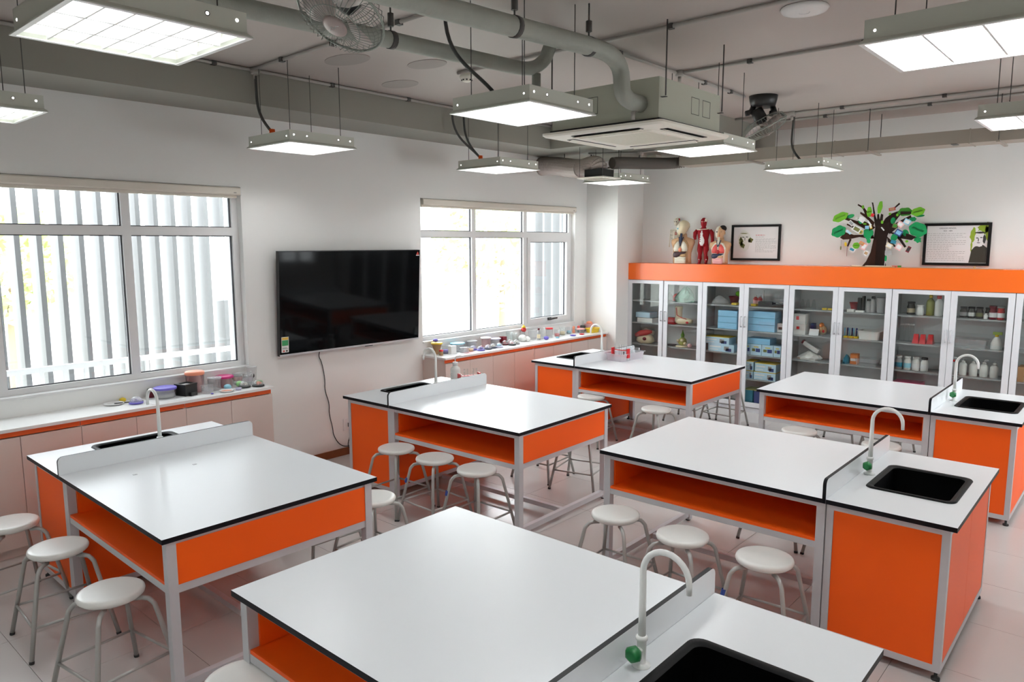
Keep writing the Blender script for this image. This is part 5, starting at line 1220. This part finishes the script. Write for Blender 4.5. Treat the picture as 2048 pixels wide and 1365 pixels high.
tub('clear_tub', 'low clear tub with a lilac bit on its lid', 'tub', (.08, 6.42, ZC), .065, .075, .08, 'clear', 'lilac', .006)
tub('paint_dish', 'cream dish on the sash window counter beside the first dome models', 'dish', (.21, 5.87, ZC), .035, .042, .028, 'cream')
b = MB(); b.box((-.07, -.10, 0), (.07, .10, .0015)); solid('paper_sheet', b, 'paper', 'paper sheet at the television end of the sash window counter', 'paper', (.29, 5.60, ZC), R(-6))
b = MB(); b.box((-.06, -.09, 0), (.06, .09, .0015)); solid('paper_sheet', b, 'rose', 'pinkish sheet before the clear tubs', 'paper', (.29, 5.80, ZC), R(5))
DM = [(.17, 5.96, 'purple', 'lilac', 'dark purple-based dome model before the grey-lidded tub'), (.27, 5.985, 'purple', 'purple', 'purple dome model at the counter edge before the red ball'), (.26, 6.115, 'vein', 'lilac', 'lilac dome model right after the red ball'), (.24, 6.22, 'vein', 'ivory', 'dome model with dark base between two lilac ones'), (.26, 6.31, 'lilac', 'sky', 'lilac dome model with blue inside by the beakers'),
      (.16, 6.52, 'darkred', 'pinkorg', 'dome model with red inside'), (.14, 6.63, 'darkred', 'rose', 'dome model with pale pink inside beside the dark red box'), (.25, 6.55, 'ink', 'rose', 'white dome model with pink spots at the counter edge'), (.22, 6.66, 'grey', 'ivory', 'white dome model beside the grey plaster lump')]
for x, y, bs, inn, l in DM: dome(l, (x, y, ZC), .042, bs, inn, 'dome cell models on the sash window counter')
solid('clay_ball', MB().sphere((0, 0, .018), .018, 10, 7), 'red', 'small red ball among the dome models', 'clay', (.17, 6.10, ZC))
for k, (x, y, h, l) in enumerate(((.07, 6.70, .13, 'tall glass beaker behind the dome models'), (.06, 6.80, .11, 'shorter glass beaker beside the tall one by the window'))): tub('beaker', l, 'beaker', (x, y, ZC), .04, .042, h, 'labglass', group='beakers behind the dome models')
b = MB(); b.sphere((0, 0, .04), (.06, .05, .045), 12, 8); b.sphere((.05, .03, .03), (.04, .04, .035), 10, 7); solid('plaster_lump', b, 'milk', 'grey white plaster lump on the sash window counter', 'model', (.12, 6.90, ZC))
carton('dark_box', 'small dark red box behind the dome models', (.06, 6.60, ZC), .06, .07, .085, 'darkred')
t = thing('clay_figure', 'red and dark clay head figure above the plaster lump', 'model', (.05, 7.0, ZC)); part('neck', MB().lathe([(.03, 0), (.02, .05), (.018, .11)], 10), 'grey', t); part('head', MB().sphere((0, 0, .135), (.035, .03, .035), 10, 7), 'redorg', t); part('crest', MB().lathe([(.03, .16), (.02, .175), (.004, .195)], 8), 'yellow', t)
tray('clear_box', 'clear rectangular box beside the red clay head figure', (.10, 7.12, ZC), .10, .12, .12, 'clear', 0, 'box')
bottle('dropper_bottle', 'dark capped bottle with red bulb on the sash window counter', (.19, 7.13, ZC), .022, .15, 'grey', 'darkred', 'cream')
tub('beaker', 'wide glass beaker in the middle of the sash window counter', 'beaker', (.12, 7.27, ZC), .05, .052, .14, 'labglass')
tub('clear_tub', 'clear tub with red lid on the sash window counter', 'tub', (.13, 7.42, ZC), .042, .045, .115, 'clear', 'red', .012)
solid('clay_ball', MB().sphere((0, 0, .022), (.035, .035, .024), 12, 8), 'purple', 'purple clay mound before the red-lidded tub', 'clay', (.24, 7.22, ZC))
tub('clear_cup', 'clear cup filled with pink gel', 'cup', (.15, 7.56, ZC), .036, .042, .085, 'clear', fill='pinkorg')
solid('clay_bits', MB().sphere((0, 0, .008), (.03, .022, .008), 8, 6), 'sky', 'flat cyan clay piece below the pink gel cup', 'clay', (.25, 7.44, ZC))
tub('beaker', 'glass beaker with cream sediment right of the pink gel cup', 'beaker', (.10, 7.74, ZC), .04, .042, .10, 'labglass', fill='cream')
tub('jar', 'clear jar with blue grey bit near the skin-coloured figure', 'jar', (.09, 7.90, ZC), .035, .036, .09, 'clear', fill='sky')
b = MB(); b.lathe([(.022, 0), (.018, .03), (.012, .05), (.02, .065), (.016, .085), (.004, .095)], 10); solid('clay_figure', b, 'salmon', 'skin-coloured small figure on the sash window counter', 'model', (.08, 8.02, ZC))
tray('blue_box', 'small pale blue clear box with pink top near the black flask', (.08, 8.13, ZC), .06, .07, .05, 'sky', 0, 'box')
solid('clay_ball', MB().sphere((0, 0, .02), .02, 10, 7), 'pinkorg', 'pink ball on the pale blue box', 'clay', (.08, 8.13, ZC+.052))
t = thing('black_flask', 'dark flask of black liquid with clear neck by the window end', 'flask', (.075, 8.24, ZC)); part('body', MB().lathe([(.035, 0), (.038, .004), (.038, .075), (.03, .085)], 16), 'jardark', t); part('neck', MB().lathe([(.016, .086), (.013, .14), (.02, .15)], 12, cap1=False), 'labglass', t); part('paper_label', MB().lathe([(.0385, .015), (.0385, .05)], 16, cap0=False, cap1=False), 'teal', t)
t = tray('yellow_tray', 'yellow open tray at the pillar end of the sash window counter', (.24, 8.24, ZC), .13, .20, .06, 'yellow', 0)
tub('clear_tub', 'low tub with pink lid left of the yellow tray', 'tub', (.14, 8.10, ZC), .05, .055, .05, 'clear', 'rose', .01)
t = thing('flesh_model', 'large flesh-pink tissue model behind the yellow tray', 'model', (.10, 8.345, ZC)); part('block', MB().box((-.05, -.04, 0), (.07, .04, .10)), 'rose', t); part('lobe', MB().sphere((.01, 0, .11), (.05, .035, .03), 10, 7), 'salmon', t)
tub('paint_dish', 'flat purple dish at the counter edge past the pink gel cup', 'dish', (.27, 7.75, ZC), .035, .04, .012, 'purple')
tub('paint_dish', 'flat red dish at the counter edge near the pillar', 'dish', (.28, 7.93, ZC), .03, .035, .012, 'red')

# ------------------------------------------------------------------ in the glass cabinets
S0, S1, S2, S3, S4 = .0805, SH[0]+.0005, SH[1]+.0005, SH[2]+.0005, SH[3]+.0005
YM = 8.86
def bag(label, px0, px1, z, h, m_, cat='bag', y=YM):
    x0, x1 = xp(px0), xp(px1); rnd = random.Random(px0); b = MB(); n = 14; L = []
    for k, (f, zz) in enumerate(((1.0, 0), (1.08, .25), (.85, .55), (.5, .8), (.15, 1.0))):
        L.append([((x1-x0)/2*f*math.cos(2*math.pi*j/n)*rnd.uniform(.8, 1.1), .09*f*math.sin(2*math.pi*j/n)*rnd.uniform(.8, 1.1), h*zz*rnd.uniform(.93, 1.05) if k else 0) for j in range(n)])
    b.loft(L, sm=False)
    return solid('plastic_bag', b, m_, label, cat, ((x0+x1)/2, y, z))
def cb(name, label, px0, px1, z, h, body, lid=None, prints=(), y=YM, sy=.2, group=None, rotz=0):
    x0, x1 = xp(px0), xp(px1); return carton(name, label, ((x0+x1)/2, y, z), x1-x0, sy, h, body, lid, prints, group=group, rotz=rotz)
PIC = ((.62, .2, .8, .75, 'grey'), (.68, .1, .9, .5, 'navy'), (.05, .55, .5, .72, 'paper'), (.05, .2, .4, .3, 'paper'))
# first cabinet
cb('storage_box', 'white storage box in the pillar cabinet, lower of two', 1281, 1311, S3, .06, 'milk', 'clear'); cb('storage_box', 'pale blue storage box in the pillar cabinet, upper of two', 1278, 1306, S3+.067, .07, 'boxpale')
t = thing('ear_model', 'red and cream anatomical section model in the pillar cabinet', 'anatomy model', (xp(1292), YM-.02, S2))
b = MB(); b.loft([[(x*1.0, y, z) for x, y, z in ell(0, 0, zz, rx, ry, 16)] for zz, rx, ry in ((0, .09, .06), (.03, .14, .08), (.08, .13, .08), (.12, .09, .06))]); part('bone_base', b, 'cream', t)
b = MB(); b.tube([(-.12, -.04, .11), (-.04, -.06, .14), (.05, -.05, .16), (.12, -.02, .17)], [.03, .042, .04, .02], 12); part('muscle_band', b, 'redorg', t); b = MB(); b.sphere((.03, -.075, .07), (.03, .02, .025), 10, 7); part('cavity', b, 'darkred', t); b = MB(); b.tube([(-.13, 0, .12), (0, 0, .19), (.13, 0, .15)], [.01, .02, .03], 10); part('upper_ridge', b, 'ivory', t)
bag('pale green plastic bag of parts in the pillar cabinet', 1350, 1388, S4, .20, 'cleargreen'); bag('clear crumpled bag beside the pale green one', 1338, 1346, S4, .12, 'clear', y=YM-.06)
solid('pink_lump', MB().sphere((0, 0, .05), (.06, .04, .05), 12, 8).box((-.05, -.03, 0), (.05, .03, .03)), 'pinkorg', 'pink foam lump behind the bags in the pillar cabinet', 'lump', (xp(1344), 8.97, S4+.13 if False else S4), )
t = thing('joint_model', 'cream foot joint model with red vessels in the pillar cabinet', 'anatomy model', (xp(1370), YM-.02, S3))
b = MB(); b.loft([ell(-.09+.0*zz, 0, zz, rx, .05, 14) for zz, rx in ((.05, .05), (.12, .045), (.20, .05), (.245, .055))]); part('leg', b, 'cream', t); b = MB(); b.loft([[(px_, y, z) for (px_, y, z) in [(xx, .05*math.cos(2*math.pi*j/12)*w_, .05 + .045*math.sin(2*math.pi*j/12)*w_) for j in range(12)]] for xx, w_ in ((-.13, .7), (-.08, 1.1), (0, 1.0), (.07, .8), (.11, .5))]); part('foot', b, 'cream', t)
b = MB(); b.tube([(-.10, -.055, .23), (-.085, -.06, .13), (-.03, -.055, .10), (.05, -.045, .08)], .006, 7); part('vessel', b, 'redorg', t)
b = MB(); b.sphere((.06, -.045, .035), (.022, .012, .016), 8, 6); part('tendon_end', b, 'red', t)
cb('red_case', 'small red case beside the foot joint model', 1336, 1352, S3, .085, 'red', sy=.1)
t = thing('flower_model', 'yellow green plant model on a base in the pillar cabinet', 'model', (xp(1367), YM-.02, S2)); part('base', MB().lathe([(.09, 0), (.09, .012), (.05, .02)], 14), 'cream', t); part('bulb', MB().lathe([(.03, .02), (.06, .05), (.05, .10), (.02, .13)], 12), 'oil', t); part('bud', MB().lathe([(.02, .13), (.026, .16), (.008, .20), (.003, .23)], 10), 'leaf3', t)
b = MB()
for k in range(5): b.sphere((.05*math.cos(1.3*k), -.03+.04*math.sin(1.3*k), .05+.012*k), (.022, .022, .02), 8, 6)
part('petals', b, 'cream', t)
solid('model_ball', MB().sphere((0, 0, .03), .03, 12, 8), 'rose', 'pale pink ball beside the plant model base', 'model', (xp(1384), YM-.06, S2)); cb('dark_tablet', 'flat dark slab beside the plant model', 1336, 1350, S2, .012, 'ink', sy=.1)
# second cabinet
bag('clear bag of tools over the left blue boxes', 1424, 1456, S4, .11, 'clear', y=8.82); tub('maroon_bowl', 'maroon bowl with green ball behind the clear bag', 'bowl', (xp(1460), 8.955, S4), .045, .07, .10, 'darkred'); solid('green_ball', MB().sphere((0, 0, .03), .035, 10, 7), 'leaf1', 'bright green ball above the maroon bowl', 'ball', (xp(1468), 8.95, S4+.105))
cb('yellow_case', 'flat yellow case on the top shelf over the left blue boxes', 1464, 1474, S4, .025, 'yellow', sy=.08); cb('yellow_case', 'flat yellow case on the top shelf over the right blue boxes', 1502, 1512, S4, .025, 'yellow', sy=.08)
BL = 'light blue box stack behind the second cabinet '
for k in range(3):  # teal base strips paint in the shadow gap between stacked boxes
    cb('blue_box', ('lowest', 'middle', 'topmost')[k] + ' plain light blue box behind the left door', 1442, 1480, S3+.078*k, .076, 'boxblue', None, ((.0, .0, 1., .05, 'teal'),), group='plain light blue boxes')
    cb('blue_box', ('lowest', 'middle', 'topmost')[k] + ' plain light blue box behind the right door', 1502, 1556, S3+.083*k, .081, 'boxblue', None, ((.0, .0, 1., .05, 'teal'),), group='plain light blue boxes')
cb('white_carton', 'small white carton with dark print right of the blue stack', 1558, 1570, S3, .11, 'milk', prints=((.2, .3, .8, .6, 'ink'),), sy=.1)
cb('pictured_box', 'lower pictured pale blue box behind the left door', 1424, 1476, S2, .095, 'boxpale', None, PIC, group='pictured pale blue boxes'); cb('pictured_box', 'upper pictured pale blue box behind the left door', 1416, 1466, S2+.0955, .088, 'boxpale', 'yellow', PIC, group='pictured pale blue boxes')
SP = ((.15, .35, .45, .6, 'olive'), (.5, .3, .9, .62, 'navy'), (.3, .72, .75, .80, 'yellow'))
for k, (a, c) in enumerate(((1498, 1508), (1509, 1531), (1532, 1555), (1556, 1570))): cb('pictured_box', ('partly hidden first', 'second', 'third', 'partly hidden last')[k] + ' small box of four with motor pictures', a, c, S2, .135, 'boxpale', None, SP, group='pictured pale blue boxes')
cb('blue_box', 'long flat blue box lying on the four small pictured boxes', 1500, 1548, S2+.136, .075, 'boxblue', None, ((.0, .0, 1., .05, 'teal'),), group='plain light blue boxes')  # teal strip paints the shadow gap along its base
for a, c, z, h, l in ((1498, 1516, S1, .095, 'lower left'), (1498, 1516, S1+.105, .11, 'upper left'), (1518, 1562, S1, .095, 'lower right'), (1520, 1562, S1+.105, .10, 'upper right')): cb('pictured_box', l + ' pictured box with yellow lid on the low shelf', a, c, z, h, 'boxpale', 'yellow', PIC, group='pictured pale blue boxes')
cb('pictured_box', 'narrow blue box with yellow lid on the low shelf behind the left door', 1462, 1474, S1, .10, 'boxpale', 'yellow'); bag('grey bag on the low shelf behind the left door', 1420, 1445, S1, .07, 'grey')
for a, c, m_, l in ((1498, 1518, 'teal', 'dark blue bin at the cabinet bottom, first of two'), (1521, 1562, 'navy', 'dark blue bin at the cabinet bottom, wider of two')): cb('storage_bin', l, a, c, S0, .20, m_, 'oil', sy=.22)
for k in range(2): bottle('red_jar', 'red liquid jar on the top shelf, ' + ('first', 'second')[k] + ' of two', (xp(1504+9*k), 8.93, S4), .03, .13, 'redorg', 'milk', 'rose')
solid('white_tube', MB().lathe([(.012, 0), (.012, .19), (.008, .195)], 12), 'milk', 'upright white tube beside the red jars', 'tube', (xp(1522), 8.90, S4))
cb('black_device', 'low black device on the top shelf', 1518, 1546, S4, .06, 'black', sy=.12)
t = thing('balance', 'dark metal instrument with arms beside the black device', 'instrument', (xp(1557), 8.85, S4)); part('base', MB().box((-.07, -.05, 0), (.07, .05, .03)), 'black', t); part('post', MB().cyl((0, 0, .03), (0, 0, .14), .006, n=8), 'steel', t); part('beam', MB().box((-.07, -.006, .09), (.07, .006, .10)), 'steel', t); part('pan', MB().lathe([(.03, .07), (.035, .08)], 12, (.05, 0, 0)), 'steel', t); part('arm', MB().box((-.06, -.02, .055), (.06, .02, .065)), 'grey', t)
# third cabinet
for k in range(3): tub('glass_funnel', 'clear conical flask on the top glassware shelf, ' + ('first', 'second', 'third')[k] + ' of three', 'flask', (xp(1602+11*k), 8.87, S4), .031, .012, .11, 'labglass', group='conical flasks')
for k in range(2): cb('yellow_block', 'small yellow block on the glassware shelf, ' + ('left', 'right')[k] + ' one of a pair', 1643+12*k, 1652+12*k, S4, .02, 'yellow', sy=.05)
cb('white_carton', 'white carton with red mark, lower of two', 1592, 1615, S3, .125, 'milk', None, ((.25, .5, .5, .75, 'red'),), sy=.16, group='white cartons with red marks'); cb('white_carton', 'white carton with red mark, upper of two', 1592, 1614, S3+.126, .12, 'milk', None, ((.2, .4, .45, .75, 'red'),), sy=.16, group='white cartons with red marks')
cb('navy_case', 'dark navy case beside the white cartons', 1619, 1626, S3, .13, 'navy', sy=.08, y=8.92)
b = MB(); b.T = Matrix.Rotation(R(-12), 4, 'X'); b.box((-.055, -.001, 0), (.055, .001, .075)); solid('note_card', b, 'paper', 'white folded card standing before the navy case', 'card', (xp(1631), 8.80, S3))
t = thing('organ_model', 'brown and orange model behind the white card', 'model', (xp(1644), 8.88, S3)); part('body', MB().sphere((0, 0, .06), (.05, .04, .06), 12, 8), 'tan', t); part('top', MB().sphere((-.01, -.01, .12), (.03, .03, .03), 10, 7), 'orangebox', t); part('spot', MB().sphere((.02, -.035, .05), (.015, .01, .02), 8, 6), 'red', t)
bag('big white bag on the middle shelf', 1600, 1645, S2, .10, 'milk'); b = MB(); b.T = Matrix.Rotation(R(28), 4, 'Y'); b.box((-.10, -.03, .0), (.10, .03, .05)); wp = thing('white_packet', 'white packet with red end lying slanted on the big white bag', 'packet', (xp(1624), 8.84, S2+.13)); part('packet', b, 'milk', wp)
b = MB(); b.T = Matrix.Rotation(R(28), 4, 'Y'); b.box((-.125, -.03, .01), (-.1005, .03, .05)); part('red_end', b, 'darkred', wp)
tub('red_bowl', 'red bowl on the top shelf with metal jugs', 'bowl', (xp(1703), 8.92, S4), .03, .055, .10, 'redorg'); cb('white_card_box', 'flat white box before the red bowl', 1697, 1711, S4, .03, 'milk', sy=.06, y=8.79)
for k in range(2): cb('black_prism', ('wider', 'slimmer')[k] + ' black upright block on the metal jug shelf', (1714, 1723)[k], (1721, 1727)[k], S4, (.16, .18)[k], 'black', sy=.06)
cb('white_card_box', 'flat white box before the black blocks', 1714, 1730, S4, .02, 'milk', sy=.05, y=8.79)
for k in range(2): bottle('shaker', 'small steel shaker jar, ' + ('first', 'second')[k] + ' of two', (xp(1735+9*k), 8.86, S4), .028, .15 + .03*k, 'steel', 'ink', neck=.6)
tub('steel_pot', 'tall steel pot at the end of the metal jug shelf', 'pot', (xp(1761), 8.87, S4), .05, .055, .17, 'steel')
for k in range(6): solid('vial', MB().lathe([(.008, 0), (.008, .06), (.0095, .062), (.0095, .09), (.004, .095)], 8), ('navy' if k % 2 else 'boxblue'), 'blue-capped vial in the yellow rack', 'vial', (xp(1691+4.6*k), 8.84 + .02*(k % 2), S3+.02), group='blue-capped vials')
cb('vial_rack', 'yellow rack holding blue-capped vials', 1690, 1719, S3, .0195, 'yellow', sy=.09, prints=((.3, .1, .36, .9, 'red'), (.66, .1, .72, .9, 'red')))
tray('white_tray', 'white plastic tray beside the yellow vial rack', (xp(1744), YM, S3), .24, .22, .10, 'milk', 0)
cb('orange_pack', 'orange and white pack on the shelf below the vial rack', 1706, 1721, S2, .12, 'orangebox', None, ((.05, .3, .95, .55, 'paper'),), sy=.08); tray('clear_box', 'clear plastic box beside the orange pack', (xp(1741), YM-.01, S2), .24, .18, .08, 'clear', 0, 'box'); bag('teal and white crumpled bag left of the orange pack', 1690, 1704, S2, .10, 'teal')
# fourth cabinet
bottle('specimen_jar', 'dark jar with cream and orange label', (xp(1819), 8.88, S4), .04, .14, 'jardark', 'black', 'cream', neck=.8, group='jars on the chemical shelf'); bottle('white_jar', 'round white plastic jar on the chemical shelf', (xp(1840), 8.83, S4), .036, .115, 'milk', 'milk', None, neck=.85, group='jars on the chemical shelf')
bottle('flask', 'pear-shaped green flask with yellow stopper', (xp(1858), 8.88, S4), .04, .225, 'oil', 'yellow', None, neck=.35); bottle('white_bottle', 'tall white ribbed bottle with red cap', (xp(1877), 8.83, S4), .038, .22, 'milk', 'red', None, neck=.5)
for k in range(3): tub('glass_flask', 'clear flask behind the red stands, ' + ('first', 'second', 'third')[k] + ' from the cabinet side', 'flask', (xp(1803+10*k), 8.90, S3), .025, .02, .19, 'labglass', 'milk', .01, group='clear flasks by the red stands')
for k in range(3):
    b = MB(); b.loft([[(-.031, -.05, 0), (.031, -.05, 0), (.031, .05, 0), (-.031, .05, 0)], [(-.025, -.03, .05), (.025, -.03, .05), (.025, .03, .05), (-.025, .03, .05)], [(-.021, -.02, .10), (.021, -.02, .10), (.021, .02, .10), (-.021, .02, .10)]], sm=False)
    solid('red_stand', b, 'red', 'red wedge-shaped stand, ' + ('first', 'second', 'third')[k] + ' of three beside the clear flasks', 'stand', (xp(1836+14*k), 8.83 + .03*(k == 2), S3), group='red wedge stands')
for k in range(4): bottle('reagent_bottle', 'white reagent bottle with ' + ('dark label, nearest the cabinet side', 'teal label', 'orange-striped label', 'black cap and orange stripe')[k], (xp(1804+17.5*k), 8.83, S2), .038, .15, 'milk' if k else 'grey', 'ink' if k == 3 else 'milk', ('teal', 'sky', 'paper', 'paper')[k], neck=.7, group='white reagent bottles')
cb('pink_box', 'bright pink box on the low shelf below the reagent bottles', 1797, 1854, S1, .17, 'pinkbox', sy=.22)
for k in range(4): bottle('dark_jar', ('grey-labelled', 'white-labelled', 'olive-labelled', 'small grey')[k] + ' dark jar on the top shelf', (xp(1925+16*k), 8.88, S4), .034 if k < 3 else .024, .115, 'jardark', 'black', ('grey', 'milk', 'olive', 'grey')[k], neck=.8, group='dark jars on the top shelf')
for k in range(2): bottle('red_jar', 'jar with white label and red powder, ' + ('darker', 'paler')[k] + ' one', (xp(1985+16*k), 8.83, S4), .034, .14, ('darkred', 'redorg')[k], ('darkred', 'grey')[k], 'paper', neck=.9)
bottle('small_vial', 'tiny white vial between the dark and red jars', (xp(1972), 8.80, S4), .018, .06, 'milk', 'milk')
tray('clear_box', 'wide clear plastic box beside the spray bottle', (xp(1946), YM-.01, S3), .30, .2, .09, 'clear', 0, 'box')
t = thing('spray_bottle', 'white spray bottle with yellow green trigger', 'bottle', (xp(1997), 8.83, S3)); part('body', MB().lathe([(.05, 0), (.052, .005), (.05, .06), (.03, .11), (.014, .13)], 18), 'milk', t); part('collar', MB().lathe([(.016, .128), (.018, .15)], 12), 'yellow', t); part('trigger_head', MB().box((-.035, -.014, .15), (.045, .014, .178)).box((.0, -.01, .105), (.012, .01, .15)), 'lime', t)
for k in range(5):
    t = thing('wash_bottle', ('red-capped grey', 'first pale', 'second pale', 'third pale', 'whitest')[k] + ' wash bottle in the row below the spray bottle', 'bottle', (xp(1913+21*k), 8.84, S2), group='wash bottles in the chemical cabinet')
    part('body', MB().lathe([(.036, 0), (.038, .004), (.038, .11), (.03, .125), (.014, .135)], 16), 'milk' if k else 'grey', t); part('cap', MB().lathe([(.017, .134), (.017, .15), (.006, .155)], 12), 'red' if k == 0 else 'milk', t); part('nozzle', MB().tube([(0, 0, .15), (.0, 0, .17), (.01, 0, .18), (.035, 0, .178)], .0035, 6), 'milk', t)
# fifth cabinet edge
bottle('white_bottle', 'pale bottle in the cut-off cabinet past the spray bottle', (5.12, 8.84, S3), .04, .16, 'milk', 'milk'); bottle('oil_bottle', 'yellowish bottle on the top shelf of the cut-off cabinet', (5.13, 8.86, S4), .04, .17, 'oil', 'ink'); cb('brown_carton', 'brown carton on the middle shelf of the cut-off cabinet', 2046, 2058, S2, .15, 'tan')
